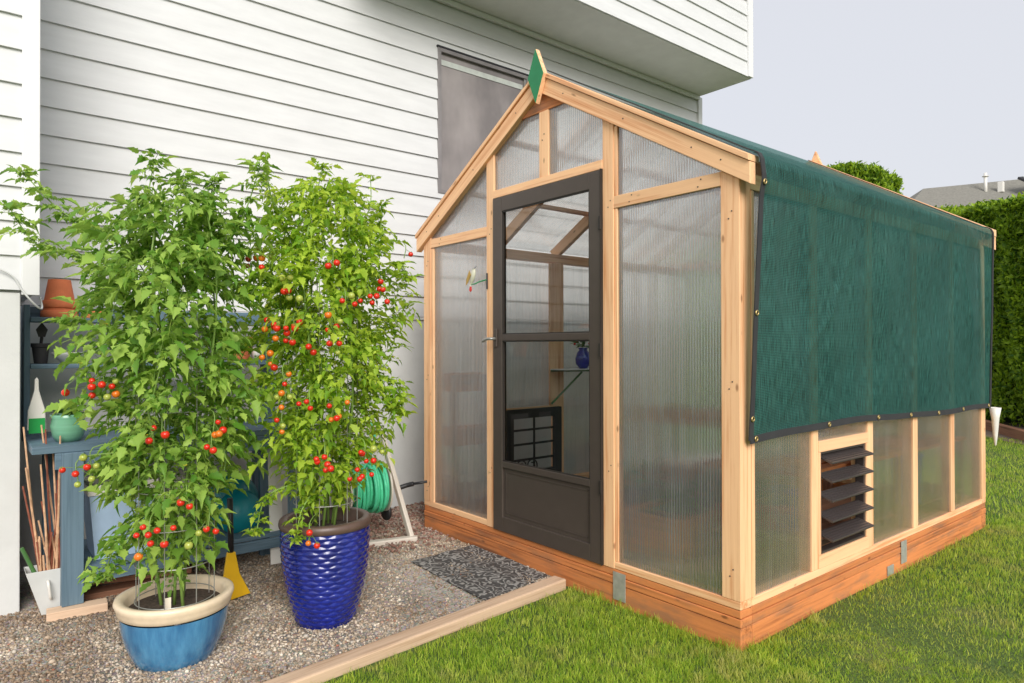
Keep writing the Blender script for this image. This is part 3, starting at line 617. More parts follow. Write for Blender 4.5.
for a, b in (((dx0+t-.0005,1.190),(dx0+t+.007,dz1-t)), ((dx1-t+.001,1.190),(dx1-t+.0085,dz1-t)), ((dx0+t,1.190),(dx1-t,1.197)), ((dx0+t,dz1-t-.008),(dx1-t,dz1-t)), ((dx0+t-.0005,.425),(dx0+t+.007,1.152)), ((dx1-t+.001,.425),(dx1-t+.0085,1.152)), ((dx0+t,.425),(dx1-t,.432)), ((dx0+t,1.145),(dx1-t,1.152))):
    m_.box((a[0], -.010, a[1]), (b[0], -.002, b[1]))
m_.build('glazing_bead', 'bronzedark', door)
m_ = MB(); m_.box((-1.672, -.024, 1.115), (-1.642, -.0142, 1.225)); h_ = m_.build('handle', 'bronze', door, bevel=.004)
m_ = MB(); m_.tube(smoothpts([(-1.657,-.024,1.165),(-1.657,-.055,1.165),(-1.69,-.062,1.163),(-1.735,-.058,1.150)], 4), .009, 10); m_.build('lever', 'wire', h_, smooth=True)
for z in (.4, 1.1, 1.75): P('hinge', (dx1-.004, -.026, z-.035), (dx1+.010, -.0145, z+.035), 'bronzedark', door, .002)
# right wall louvre
lv = MB()
for a, b in (((.6755,.037),(1.2195,.100)), ((.6755,.600),(1.2195,.655))): lv.box((-.080, a[0], a[1]), (.002, b[0], b[1]))
for a, b in (((.6755,.1005),(.697,.5995)), ((1.195,.1005),(1.2195,.5995))): lv.box((-.080, a[0], a[1]), (.001, b[0], b[1]))
louv = lv.build('louvre_window', 'fir', gh, bevel=B)
m_ = MB()
for a, b in (((.6975,.1005),(.715,.5995)), ((1.177,.1005),(1.1945,.5995)), ((.7155,.1005),(1.1765,.112)), ((.7155,.588),(1.1765,.5995))): m_.box((-.05, a[0], a[1]), (-.006, b[0], b[1]))
m_.build('inner_frame', 'blade', louv, bevel=.001)
for k_, z in enumerate((.556,.464,.370,.272,.178)):
    m_ = MB(); c0, c1 = Vector((-.036, 0, z+.024)), Vector((.048, 0, z-.002)); 
    a, b = (.718, 1.174); m_.prism([(c0.x, c0.z), (c1.x, c1.z), (c1.x, c1.z-.007), (c1.x-.004, c1.z-.010), (c0.x, c0.z-.006)], 1, a, b)
    bl = m_.build('louvre_blade', 'blade', louv, bevel=.0008)
    m_ = MB()
    for q in range(5):
        t_ = .15+q*.18; pc = c0.lerp(c1, t_); m_.box((pc.x-.002, a+.01, pc.z+.0002), (pc.x+.002, b-.01, pc.z+.003))
    m_.build('rib', 'blade', bl)
# black barred window in the left wall + bars
lv = MB(); a0, a1, b0, b1 = .655, 1.225, .09, .630
for a, b in (((a0,b0),(a0+.07,b1)), ((a1-.07,b0),(a1,b1)), ((a0+.0705,b0),(a1-.0705,b0+.06)), ((a0+.0705,b1-.07),(a1-.0705,b1))): lv.box((-W_+.0875, a[0], a[1]), (-W_+.125, b[0], b[1]))
lw = lv.build('vent_window', 'bronzedark', gh, bevel=.003)
m_ = MB(); 
for z in (.23,.35,.46): m_.box((-W_+.095, a0+.071, z), (-W_+.108, a1-.071, z+.016))
m_.build('bar', 'bronzedark', lw); m_ = MB(); m_.box((-W_+.1085, .93, b0+.061), (-W_+.118, .945, b1-.071)); m_.build('bar', 'bronzedark', lw)
for c in (.79, .90):
    m_ = MB(); m_.tube([(-W_+.128, c+math.cos(t)*.055*(1-t/14), .19+math.sin(t)*.055*(1-t/14)) for t in np.linspace(-.5, 8, 40)], .0055, 6); m_.build('scroll', 'bronzedark', lw, smooth=True)
P('stud', (-W_+.0872, 1.115, .645), (-W_+.10, 1.219, 1.79)); P('trimmer', (-W_+.0872, .60, .631), (-W_+.10, 1.235, .6445))

# interior
mb = MB(); mb.box((-W_+.09, .09, G-.05), (-.09, L_-.09, G+.03)); tag(mb.build('greenhouse_floor', plain('dark_soil_floor', (.36,.25,.17), .9, var=.3, bmp=.5)), kind='structure')
st = thing('potting_shelf', (-.40, 1.9, G+.03), 'long slatted wooden staging along the inside of the greenhouse side with the louvre', 'shelf')
for j in range(6): P('slat', (-.66+j*.095, .75, .455), (-.66+j*.095+.075, 2.95, .475), 'cedar', st)
for y in (.8, 1.85, 2.9):
    for x in (-.64, -.14): P('leg', (x-.02, y-.02, G+.03), (x+.02, y+.02, .454), 'plank', st)
for z in (.10,): P('lower_shelf', (-.66, .77, z), (-.12, 2.93, z+.02), 'plank', st)
st = thing('wooden_staging', (-2.2, .35, G+.03), 'two board wooden stand behind the narrow panel left of the door', 'shelf')
for z in (.42, .80): P('shelf_board', (-2.41, .13, z), (-2.30, .44, z+.13), 'cedar', st)
for y in (.12, .45): P('leg', (-2.299, y-.02, G+.03), (-2.26, y+.02, .92), 'plank', st)
st = thing('back_bench', (-1.3, 2.8, G+.03), 'wooden bench across the far end wall inside the greenhouse', 'shelf')
P('bench_board', (-2.30, 2.45, .52), (-.80, 2.98, .56), 'plank', st); P('front_rail', (-2.30, 2.42, .47), (-.80, 2.449, .60), 'cedar', st)
for x in (-2.25, -.85): P('leg', (x-.025, 2.5, G+.03), (x+.025, 2.55, .519), 'plank', st)
def bucket(x, y, z, r, h, mat, label, cat='bucket', name='bucket'):
    r_ = thing(name, (x, y, z), label, cat); m_ = MB()
    m_.lathe((x,y,z), [(0,0),(r*.8,0),(r,h),(r*1.06,h),(r*1.06,h-.015),(r*.99,h-.018)][:4]+[(r*1.06,h+.008),(r*.94,h+.008),(r*.76,.01),(0,.01)], 32); m_.build('shell', mat, r_, smooth=True)
    m_ = MB(); m_.tube([(x+r*1.02*math.cos(t), y+.0, z+h-.01-(r*.75)*math.sin(t)*.9) for t in np.linspace(0, math.pi, 14)] if False else [(x+r*1.04*math.cos(t), y+r*.7*math.sin(t), z+h-.01-.05*math.sin(t)) for t in np.linspace(0, math.pi, 14)], .003, 6); m_.build('bail', 'wire', r_)
    return r_
bucket(-2.38, .27, G+.031, .13, .30, 'whitepl', 'white tub on the greenhouse floor behind the narrow panel left of the door')
bucket(-.34, 1.02, .121, .09, .20, 'bluepl', 'blue bucket on the lower shelf seen between the louvre blades')
bucket(-.21, 2.12, .121, .12, .30, 'bluepl', 'blue bucket showing blurred behind the third low side panel')
bucket(-.52, .92, .121, .07, .10, 'redpl', 'small orange pail low behind the bottom louvre blades')
bucket(-.42, 1.22, .476, .08, .16, 'bluepl', 'small blue bucket on top of the slatted staging by the louvre')

def leaflet_set(frames, size, droop=.25, wid=.42, jag=True, rg=None):
    """frames: (n,3,3) rows = (tip dir, side dir, normal); positions (n,3), size (n,)"""
    pos, T, S, N = frames; n = len(pos); s = size[:,None]
    if jag:
        half = [(.11,.32,.06), (.23,.27,.05), (.36,.50,.09), (.49,.30,.03), (.62,.37,.03), (.78,.14,-.03)]
        prof = [(0,0,0)]+half+[(1.0,0,-.20)]+[(a,-b,c) for a, b, c in half[::-1]]+[(.27,0,-.03), (.52,0,-.07), (.78,0,-.13)]
        tri = []
        for (o, m) in (([0,1,2,3,4,5,6,7], 0), ([0,13,12,11,10,9,8,7], 1)):
            t_ = [(o[0],o[1],14),(o[1],o[2],14),(o[2],o[3],15),(o[2],15,14),(o[3],o[4],15),(o[4],o[5],16),(o[4],16,15),(o[5],o[6],16),(o[6],o[7],16)]
            tri += [t if m == 0 else t[::-1] for t in t_]
        tri = np.array(tri)
    else:
        prof = [(0,0,0), (.28,.5,.10), (.62,.40,.02), (1.0,0,-.22), (.62,-.40,.02), (.28,-.5,.10), (.30,0,-.02), (.64,0,-.10)]
        tri = np.array([[0,6,1],[0,5,6],[1,6,7],[1,7,2],[6,5,4],[6,4,7],[2,7,3],[7,4,3]])
    if rg is not None: wid = rg.uniform(wid*.62, wid*1.15, (n,1)); droop = rg.uniform(-.12, .48, (n,1)); fold = rg.uniform(.3, 2.6, (n,1))
    else: fold = 1.0
    V = []
    for a, b, c in prof:
        V.append(pos+T*(a*s)+S*(b*wid*2*s*1.0)+N*((c*fold-droop*a*a)*s))
    V = np.stack(V, 1)
    F = (tri[None]+np.arange(n)[:,None,None]*len(prof)).reshape(-1,3); return V.reshape(-1,3), F
def norm(a): return a/np.maximum(1e-9, np.linalg.norm(a, axis=-1, keepdims=True))
def compound_leaves(base, dirn, length, lsize, rg, nl=3):
    """tomato style leaves: base (n,3) start points, dirn (n,3) outward; returns leaflet frames and rachis lines"""
    n = len(base); up_ = np.array([0,0,1.0]); D = norm(dirn); S = norm(np.cross(D, up_+.001)+rg.normal(0,.15,(n,3))); N = norm(np.cross(S, D))
    N = np.where(N[:,2:3] < 0, -N, N)
    pos, T, SS, NN, SZ = [], [], [], [], []
    lines = []
    for k_ in range(nl+1):
        t = (k_+.9)/(nl+.9); P_ = base+D*(length*t)[:,None]+np.array([0,0,-1])*(length*.35*t*t)[:,None]
        Dk = norm(D+np.array([0,0,-1])*(.45*t))
        if k_ == nl:
            pos.append(P_); T.append(norm(Dk+rg.normal(0,.25,(n,3)))); SS.append(norm(S+rg.normal(0,.35,(n,3)))); NN.append(N); SZ.append(lsize*rg.uniform(1.0,1.35,n))
        else:
            for sg in (-1, 1):
                Tk = norm(S*sg+Dk*rg.uniform(.25,.8,(n,1))+rg.normal(0,.18,(n,3))+np.array([0,0,-.15]))
                Nk = norm(N+rg.normal(0,.42,(n,3))); Sk = norm(np.cross(Nk, Tk)); Nk = norm(np.cross(Tk, Sk))
                pos.append(P_+Tk*(lsize*.18)[:,None]); T.append(Tk); SS.append(Sk); NN.append(Nk); SZ.append(lsize*rg.uniform(.6,1.05,n)*(.75+.25*t))
    pos, T, SS, NN, SZ = map(np.concatenate, (pos, T, SS, NN, SZ))
    tip = base+D*length[:,None]+np.array([0,0,-1])*(length*.35)[:,None]
    mid = base+D*(length*.5)[:,None]+np.array([0,0,-1])*(length*.09)[:,None]
    return (pos, T, SS, NN), SZ, (base, mid, tip)
def thin_ribs(segs, r):
    """triangular tubes along polylines given as tuple of (n,3) arrays"""
    V, F = [], []; n = len(segs[0]); m = len(segs); o = 0
    off = np.array([[1,0,0],[-.5,.8,0],[-.5,-.4,.8]])*r
    A = np.stack(segs, 1)[:,:,None,:]+off[None,None]
    V = A.reshape(-1,3); q = []
    for i in range(m-1):
        for j in range(3):
            q.append([i*3+j, i*3+(j+1)%3, (i+1)*3+(j+1)%3, (i+1)*3+j])
    F = (np.array(q)[None]+np.arange(n)[:,None,None]*(m*3)).reshape(-1,4); return V, F
def small_plant(x, y, z, h, r, n, label, cat='plant', name='potted_plant', parent=None, mat='palmleaf'):
    rg = np.random.default_rng(int(abs(x*1000+y*77))); a = rg.uniform(0, 2*np.pi, n); e = rg.uniform(.2, 1.4, n); L = r*rg.uniform(.6,1.1,n)
    T = np.stack([np.cos(a)*np.cos(e), np.sin(a)*np.cos(e), np.sin(e)], 1); S = norm(np.cross(T, [0,0,1.0])); N = norm(np.cross(S, T))
    pos = np.array([x,y,z])+T*rg.uniform(0,.6,(n,1))*r+np.array([0,0,1])*rg.uniform(0,h*.5,(n,1))
    V, F = leaflet_set((pos, T, S, N), L, .3, .16, False)
    return fastmesh(name, V, F, mat, parent)
def potted(x, y, z, r, h, mat, label, plant=None, cat='plant pot', up=True, group=None):
    t_ = thing('flower_pot', (x,y,z), label, cat, group); m_ = MB()
    m_.lathe((x,y,z), [(0,0),(r*.72,0),(r*.95,h*.8),(r*1.05,h*.8),(r*1.08,h),(r*.93,h),(r*.88,h*.86),(0,h*.86)], 32); m_.build('pot', mat, t_, smooth=False, bevel=.002)
    m_ = MB(); m_.lathe((x,y,z+h*.865), [(0,.004),(r*.87,0)], 24); m_.build('soil', 'soil', t_)
    if plant: small_plant(x, y, z+h*.87, plant[0], plant[1], plant[2], '', parent=t_, name='foliage')
    return t_
potted(-2.1, 1.45, G+.031, .11, .18, 'darkpot', 'black nursery pot with low green plant behind the screened door pane', (.12,.14,26))
potted(-1.75, 1.55, G+.031, .10, .20, 'darkpot', 'black nursery pot with leafy plant near the right edge of the screened door pane', (.16,.15,30))
potted(-.40, 1.75, .476, .09, .15, 'terracotta', 'terracotta pot with a bushy plant on the staging inside the greenhouse', (.2,.2,50))
potted(-.42, 2.65, .476, .10, .15, 'darkpot', 'dark pot with a bushy plant at the far end of the staging', (.2,.22,50))
potted(-1.2, 2.72, .561, .11, .17, 'darkpot', 'dark pot with a leafy plant on the far end bench', (.25,.22,60))
rb_ = thing('planter_box', (-1.05, 1.0, G+.03), 'low orange wooden planting box on the floor inside the greenhouse behind the wide front panel', 'planter box')
P('side_board', (-1.25, .75, G+.031), (-.80, .79, G+.27), 'cedar', rb_); P('side_board', (-1.25, 2.0, G+.031), (-.80, 2.04, G+.27), 'cedar', rb_); P('side_board', (-1.25, .791, G+.031), (-1.21, 1.999, G+.27), 'cedar', rb_); P('side_board', (-.84, .791, G+.031), (-.80, 1.999, G+.27), 'cedar', rb_)
P('soil', (-1.209, .792, G+.06), (-.841, 1.998, G+.24), 'soil', rb_, 0)
for y in (.95, 1.2, 1.5, 1.8): small_plant(-1.02, y, G+.24, .15, .14, 30, '', parent=rb_, name='seedling')
# shelf bracket with blue vase
sb = thing('bracket_shelf', (-2.40, 1.40, .66), 'glass shelf on a green triangular bracket fixed to the stud inside the greenhouse', 'shelf')
m_ = MB(); m_.beam((-2.405,1.13,.92),(-2.28,1.60,.915),.012,.014); m_.build('arm', 'greencane', sb); m_ = MB(); m_.beam((-2.405,1.13,.655),(-2.30,1.37,.908),.012,.014); m_.build('brace', 'greencane', sb)
P('shelf_board', (-2.41, 1.12, .9275), (-2.20, 1.70, .935), 'glassblue' if False else 'greypl', sb)
v_ = thing('blue_vase', (-2.30,1.385,.936), 'round cobalt blue vase with red flowers on the bracket shelf inside the greenhouse', 'vase')
m_ = MB(); m_.lathe((-2.30,1.385,.936), [(0,0),(.035,0),(.062,.04),(.066,.08),(.05,.13),(.032,.15),(.042,.17),(.036,.17),(.026,.15)], 32); m_.build('body', 'glassblue', v_, smooth=True)
small_plant(-2.30, 1.385, 1.09, .1, .09, 26, '', parent=v_, name='foliage')
m_ = MB()
for q in range(7): m_.lathe((-2.30+random.uniform(-.06,.06), 1.385+random.uniform(-.06,.06), 1.13+random.uniform(0,.07)), [(0,-.012),(.014,0),(0,.012)], 8)
m_.build('blossoms', 'ripe', v_)

# ================================================================== SHADE CLOTH
sc = thing('shade_cloth', (.05, 1.5, .7), 'dark green mesh shade cloth with black hems draped over the roof and side', 'shade cloth')
NU, NV = 260, 150
xe, ze = .088, 1.925
def cloth_pt(u, v):
    """u 0..1 along y; v 0 ridge .. 1 bottom"""
    Lr = math.hypot(1.30, .75); Ls = 1.22; s = v*(Lr+Ls)
    yt = .022+u*2.955; yb = .034+u*3.093
    zb = .712+.028*math.sin(math.pi*min(1, u*1.5+.05))-.022*u+.003*math.sin(u*23)-.055*max(0,(u-.93)/.07)**2*0
    bx = .022+.003*math.sin(u*19)
    if s < Lr-.05:
        t = s/(Lr-.05); x = -1.22+(xe-.04+1.22)*t; z = roofz(x)+.010+.004*math.sin(u*40+3*t)*t; y = yt
        return Vector((x, y, z))
    if s < Lr+.05:
        t = (s-Lr+.05)/.10; a = t*math.pi/2*.86+.0
        x = xe-.04+.04*math.sin(t*math.pi/2); z = roofz(xe-.04)+.010-.052*(1-math.cos(t*math.pi/2))
        y = yt; return Vector((x, y, z))
    t = (s-Lr-.05)/(Ls-.05); z0 = roofz(xe-.04)+.010-.052
    x = xe*(1-t)+bx*t; z = z0*(1-t)+zb*t; y = yt*(1-t)+yb*t
    w = math.sin(t*math.pi)**.6*min(1, .12+u/.05, .12+(1-u)/.05)
    x += w*(.009*math.sin(u*31+t*2.2+math.sin(t*6))+.007*math.sin(u*57-t*5+1.5*math.sin(t*4+u*9))+.007*math.sin(u*11+t*9)+.0035*math.sin(u*120+t*4+2*math.sin(t*7))) + .006*max(0, u-.6)*math.sin(u*90+t*3)*w*2
    x += .014*math.exp(-((t-.06)/.04)**2)*(.5+.5*math.sin(u*27+1+2*math.sin(u*9)))**3          # gathers under the eave
    x += w*sum(a_*math.exp(-(((u-u0)+(t-t0)*k0)/w0)**2) for u0, t0, k0, w0, a_ in ((.20,.55,.32,.008,.010),(.47,.6,-.22,.007,.007),(.74,.5,.15,.006,.010),(.86,.7,-.1,.005,.009),(.62,.3,.4,.006,.006)))                     # diagonal crease
    x += .006*math.exp(-((t-.42)/.010)**2)*(math.sin(u*7)**2)*w
    x = max(x, .012); return Vector((x, y, z))
m_ = MB(); vs, bc, fs = [], [], []
for j in range(NV+1):
    for i in range(NU+1):
        p_ = cloth_pt(i/NU, j/NV); vs.append(p_); bc.append((i/NU*3.0, j/NV*2.7, 0))
for j in range(NV):
    for i in range(NU): a = j*(NU+1)+i; fs.append((a, a+1, a+NU+2, a+NU+1))
m_.add(vs, fs, bc); m_.build('mesh_fabric', 'cloth', sc, smooth=True)
def strip(pts, width_vecs, off, name):
    m_ = MB(); vs, fs = [], []
    for p_, w_ in zip(pts, width_vecs): vs += [p_+off, p_+w_+off]
    for i in range(len(pts)-1): fs.append((2*i, 2*i+1, 2*i+3, 2*i+2))
    m_.add(vs, fs); return m_.build(name, 'hem', sc, solid=.005)
N_ = 80
strip([cloth_pt(i/N_, 1) + Vector((0,0,-.012)) for i in range(N_+1)], [Vector((0,0,.032))]*(N_+1), Vector((.004,0,0)), 'bottom_hem')
vv = [j/N_ for j in range(N_+1)]
strip([cloth_pt(0, v)+Vector((0,-.012,0)) for v in vv], [Vector((0,.030,0))]*len(vv), Vector((.004,0,.003)), 'side_hem')
strip([cloth_pt(1, v)+Vector((0,-.018,0)) for v in vv], [Vector((0,.028,0))]*len(vv), Vector((.004,0,.003)), 'side_hem')
def grommet(p_, rot=None):
    m_ = MB(); vs, fs = [], []; n1, n2 = 14, 6
    for i in range(n1):
        for j in range(n2):
            a, b = 2*math.pi*i/n1, 2*math.pi*j/n2; r_ = .0095+.0035*math.cos(b); vs.append((p_.x+.0035*math.sin(b), p_.y+r_*math.cos(a), p_.z+r_*math.sin(a)))
    for i in range(n1):
        for j in range(n2): fs.append((i*n2+j, ((i+1)%n1)*n2+j, ((i+1)%n1)*n2+(j+1)%n2, i*n2+(j+1)%n2))
    m_.add(vs, fs); m_.build('grommet', 'brass', sc, smooth=True)
for u in (.012, .225, .40, .545, .68, .82, .985): q = cloth_pt(u, 1); grommet(q+Vector((.009, 0, .006)))
for v in (.60, .80, .965): q = cloth_pt(0, v); grommet(q+Vector((.009, .003, 0)))
# soft white sack hanging at the far corner of the greenhouse
wb = MB(); wb.lathe((.045, 3.165, .40), [(0,0),(.008,.01),(.018,.08),(.03,.20),(.045,.275),(.04,.275),(.02,.18),(.0,.06)], 24, sx=.8); tag(wb.build('funnel', 'whitepl', smooth=True), 'white plastic funnel shape fixed to the far corner of the greenhouse under the shade cloth', 'funnel')

# ================================================================== POTS AND TOMATO PLANTS
PC = (-1.455, -1.858); TC = (-1.415, -1.22)
low = thing('low_planter', (*PC, G), 'wide azure blue glazed planter with a thick cream rim, holding the left tomato plant', 'plant pot')
m_ = MB(); prof = [(0,0),(.142,0),(.152,.008),(.166,.04),(.185,.09),(.199,.145),(.204,.20)]
m_.lathe((*PC, G), prof, 64, smooth if False else None); m_.build('bowl', 'azure', low, smooth=True)
m_ = MB(); m_.lathe((*PC, G), [(.204,.205),(.212,.210),(.215,.224),(.220,.238),(.225,.252),(.222,.264),(.210,.268),(.192,.264),(.184,.25),(.178,.20)], 64); m_.build('rim', 'cream', low, smooth=True)
m_ = MB(); m_.lathe((*PC, G+.215), [(.182,0),(.12,.006),(.06,.012),(0,.010)], 48, lambda t, z, i: .0); m_.build('soil', 'soil', low, smooth=True)
tall = thing('tall_planter', (*TC, G), 'tall cobalt blue planter with rows of raised glazed diamonds and a brown rim', 'plant pot')
def tprof(h):   # outer radius at height h (0..0.44)
    pts = [(0,.128),(.02,.136),(.08,.152),(.16,.174),(.26,.192),(.36,.200),(.445,.200)]
    for (a, ra), (b, rb) in zip(pts, pts[1:]):
        if h <= b: return ra+(rb-ra)*(h-a)/(b-a)
    return pts[-1][1]
rows = 19
def tdisp(t, z, i):
    if z < .018 or z > .440: return 0
    k_ = (z-.018)/(.422)*rows; r_ = int(k_); fz = k_-r_; nc = 17; ph = (t/(2*math.pi)*nc+(.5 if r_%2 else 0))%1
    du = abs(ph-.5)*2; dv = abs(fz-.5)*2; d = max(0, 1-(du**1.3*.9+dv*.8)); return .0055*d**.7
m_ = MB(); prof = [(0,0)]+[(tprof(h), h) for h in np.linspace(0, .445, 170)]
m_.lathe((*TC, G), prof, 312, tdisp); m_.build('body', 'cobalt', tall, smooth=True)
m_ = MB(); m_.lathe((*TC, G), [(.200,.444),(.208,.448),(.211,.462),(.208,.478),(.200,.484),(.176,.484),(.168,.476),(.164,.40)], 64); m_.build('rim', 'brownrim', tall, smooth=True)
m_ = MB(); m_.lathe((*TC, G+.425), [(.168,0),(.1,.008),(0,.012)], 48); m_.build('soil', 'soil', tall, smooth=True)

def cage(c, z0, z1, r, nv, rings, label):
    t_ = thing('wire_cage', (*c, z0), label, 'plant cage'); m_ = MB(); ang = [2*math.pi*k_/nv+.3 for k_ in range(nv)]
    for a in ang:
        m_.tube([(c[0]+r*math.cos(a), c[1]+r*math.sin(a), z0), (c[0]+r*1.02*math.cos(a), c[1]+r*1.02*math.sin(a), z1)], .0022, 6)
    
        m_.build('upright_wire', 'wire', t_); m_ = MB()
    for z in rings:
        m_ = MB(); m_.tube([(c[0]+r*1.0*math.cos(a), c[1]+r*1.0*math.sin(a), z) for a in np.linspace(0, 2*math.pi, 33)], .002, 6); m_.build('ring_wire', 'wire', t_)
    return t_
cage(PC, .05, 1.25, .15, 8, (.09,.24,.39,.54,.70,.86,1.02,1.18), 'galvanised wire cage round the tomato plant in the low cream rimmed planter')
cage(TC, .26, 1.45, .145, 7, (.40,.55,.72,.9,1.1,1.3), 'galvanised wire cage round the tomato plant in the tall cobalt planter')

TL=[([-1.454, -2.129, 0.961], 6), ([-1.219, -1.96, 0.814], 3), ([-1.508, -2.149, 0.672], 3), ([-1.509, -2.195, 0.634], 4), ([-1.237, -1.997, 0.424], 8), ([-1.207, -1.798, 0.434], 3), ([-1.213, -1.778, 0.812], 2), ([-1.399, -2.121, 0.994], 3), ([-1.201, -1.88, 0.533], 2), ([-1.228, -1.74, 0.788], 2), ([-1.209, -1.79, 0.735], 2), ([-1.2, -1.844, 0.374], 1)]
TR=[([-1.513, -1.532, 1.513], 7), ([-1.518, -1.557, 1.534], 3), ([-1.232, -1.461, 1.384], 6), ([-1.125, -1.314, 1.483], 2), ([-1.117, -1.153, 1.344], 6), ([-1.145, -1.08, 1.367], 3), ([-1.248, -1.472, 1.192], 7), ([-1.213, -1.447, 1.213], 3), ([-1.169, -1.399, 0.894], 3), ([-1.125, -1.315, 0.853], 5), ([-1.113, -1.175, 0.657], 7), ([-1.11, -1.215, 0.561], 4), ([-1.138, -1.345, 0.646], 3), ([-1.169, -1.399, 0.316], 3), ([-1.261, -1.48, 0.794], 3), ([-1.348, -1.514, 1.076], 4), ([-1.248, -1.472, 0.914], 4), ([-1.348, -1.514, 1.215], 4), ([-1.127, -1.319, 1.226], 4), ([-1.122, -1.303, 1.136], 3), ([-1.256, -1.478, 0.999], 2), ([-1.172, -1.402, 1.115], 2), ([-1.136, -1.342, 0.616], 3), ([-1.228, -0.907, 1.572], 1), ([-1.334, -1.51, 1.488], 2), ([-1.113, -1.265, 1.321], 3), ([-1.147, -1.364, 1.362], 2)]
# unit tomato
def tomato_mesh(mat):
    m_ = MB(); pr = [(math.sin(t)*(1+.04*math.cos(2*t)), -math.cos(t)*.93) for t in np.linspace(0.02, math.pi-.05, 10)]; pr[-1] = (.06, .84)
    vs, fs = [], []; m_.lathe((0,0,0), pr, 14); nf_ = len(m_.f)
    for q in range(5):
        t = q*1.2566; d = Vector((math.cos(t), math.sin(t), 0)); e_ = Vector((-d.y, d.x, 0)); m_.add([Vector((0,0,.93)), d*.35+e_*.13+Vector((0,0,.97)), d*.85+Vector((0,0,.84)), d*.35-e_*.13+Vector((0,0,.97))], [(0,1,2,3)])
    m_.tube([(0,0,.85),(.05,0,1.3)], .07, 5)
    me = bpy.data.meshes.new('tomato'); me.from_pydata(m_.v, [], m_.f); me.polygons.foreach_set('use_smooth', [True]*len(me.polygons)); me.materials.append(MT[mat]); me.materials.append(MT['stem'])
    for p_ in me.polygons[nf_:]: p_.material_index = 1
    return me
TM = {k_: tomato_mesh(k_) for k_ in ('ripe', 'turn', 'unripe')}
VIEW = Vector((CAM.x+1.4, CAM.y+1.5, 0)).normalized()
def tomato_plant(c, z0, stems, halfw, n, lsize, label, name, mat, trusses, seed, shoots, density=None, xscale=1.0):
    rg = np.random.default_rng(seed); random.seed(seed)
    root = thing(name, (*c, z0), label, 'tomato plant')
    # stems
    sm = MB(); node_p, node_d = [], []
    axes = []
    for k_ in range(stems):
        a = 2*math.pi*k_/stems+.5; rr = .06; top = halfw[-1][0]*random.uniform(.86, 1.0); pts = []
        ph = random.random()*6
        for t in np.linspace(0, 1, 12):
            z = z0+(top-z0)*t; hw = np.interp(z, [h for h, _ in halfw], [w_ for _, w_ in halfw]); q = (rr+hw*.42*t)
            pts.append((c[0]+q*math.cos(a)+.03*math.sin(ph+t*7), c[1]+q*math.sin(a)+.03*math.cos(ph+t*6), z))
        sm.tube(pts, .007, 6, r1=.0035); axes.append(pts)
        for q in (6,7,8,9,10,11,11,11):
            for _ in range(2): a2 = rg.uniform(0, 6.28); node_p.append(pts[q]); node_d.append((math.cos(a2), math.sin(a2), rg.uniform(0,1.1)))
    for sh in shoots:
        pts = smoothpts(sh, 5); sm.tube(pts, .0048, 6, r1=.0022); axes.append([tuple(p_) for p_ in pts])
        for q in range(0, len(pts)-1, 1):
            for _ in range(3):
                a = rg.uniform(0, 6.28); node_p.append(tuple(pts[q])); node_d.append((math.cos(a), math.sin(a), rg.uniform(-.1,.7)))
        node_p += [tuple(pts[-1])]*5; node_d += [(math.cos(a), math.sin(a), .9) for a in np.linspace(0, 5, 5)]
    vines = []; zz_ = [h for h, _ in halfw]; ww_ = [w_ for _, w_ in halfw]
    for k_ in range(10):
        a = random.uniform(0, 6.28); z = random.uniform(z0+.1, halfw[-1][0]-.2); hw = float(np.interp(z, zz_, ww_)); p0_ = Vector((c[0]+.1*math.cos(a), c[1]+.1*math.sin(a), z))
        p2 = Vector((c[0]+hw*.95*math.cos(a+.5), c[1]+hw*.95*math.sin(a+.5), z+random.uniform(.05,.35))); p1 = (p0_+p2)/2+Vector((.05*math.cos(a), .05*math.sin(a), -.04))
        v_p = smoothpts([p0_, p1, p2], 5); sm.tube(v_p, .004, 6, r1=.002)
        for q in (4,6,8,9,10,10,10): a2 = rg.uniform(0, 6.28); node_p.append(tuple(v_p[q])); node_d.append((math.cos(a2), math.sin(a2), rg.uniform(-.2,.8)))
    ns = len(node_p)
    # crown
    zz = np.array([h for h, _ in halfw]); ww = np.array([w_ for _, w_ in halfw]); cdf = np.cumsum(np.interp(np.linspace(zz[0], zz[-1], 200), zz, ww)); cdf = cdf/cdf[-1]
    z = np.interp(rg.random(n), cdf, np.linspace(zz[0], zz[-1], 200)); hw = np.interp(z, zz, ww); a = rg.uniform(0, 2*np.pi, n)
    lump = 1+.26*np.sin(a*3+z*9+seed)+.18*np.sin(a*5-z*17)
    r_ = hw*np.sqrt(rg.uniform(.06, 1.0, n))*.80*lump
    fld = np.sin(a*2.3+z*11+seed)*np.sin(a*4.1-z*15+1.7*seed)+.6*np.sin(z*27+a*3)*np.sin(a*6+seed)
    kp = (fld > -.42)|(rg.random(n) < .22); z, hw, a, lump, r_ = z[kp], hw[kp], a[kp], lump[kp], r_[kp]; n = len(z)
    Pn = np.stack([c[0]+r_*np.cos(a), c[1]+r_*np.sin(a), z+rg.normal(0,.012,n)], 1)
    Dn = np.stack([np.cos(a), np.sin(a), rg.uniform(-.45,.5,n)], 1)+rg.normal(0,.35,(n,3))
    base = np.concatenate([np.array(node_p).reshape(-1,3), Pn]); dr = np.concatenate([np.array(node_d).reshape(-1,3), Dn])
    sz = lsize*np.interp(base[:,2], [z0, z0+.5, z0+1.4], [.85, 1.0, 1.0])*rg.uniform(.6, 1.18, len(base)); sz[:ns] *= .8
    ln = sz*rg.uniform(1.9, 2.9, len(base)); base = base-norm(dr)*(ln*.3)[:,None]
    fr, SZ, seg = compound_leaves(base, dr, ln, sz, rg); V, F = leaflet_set(fr, SZ, .28, .46, True, rg)
    fastmesh('foliage', V, F, mat, root)
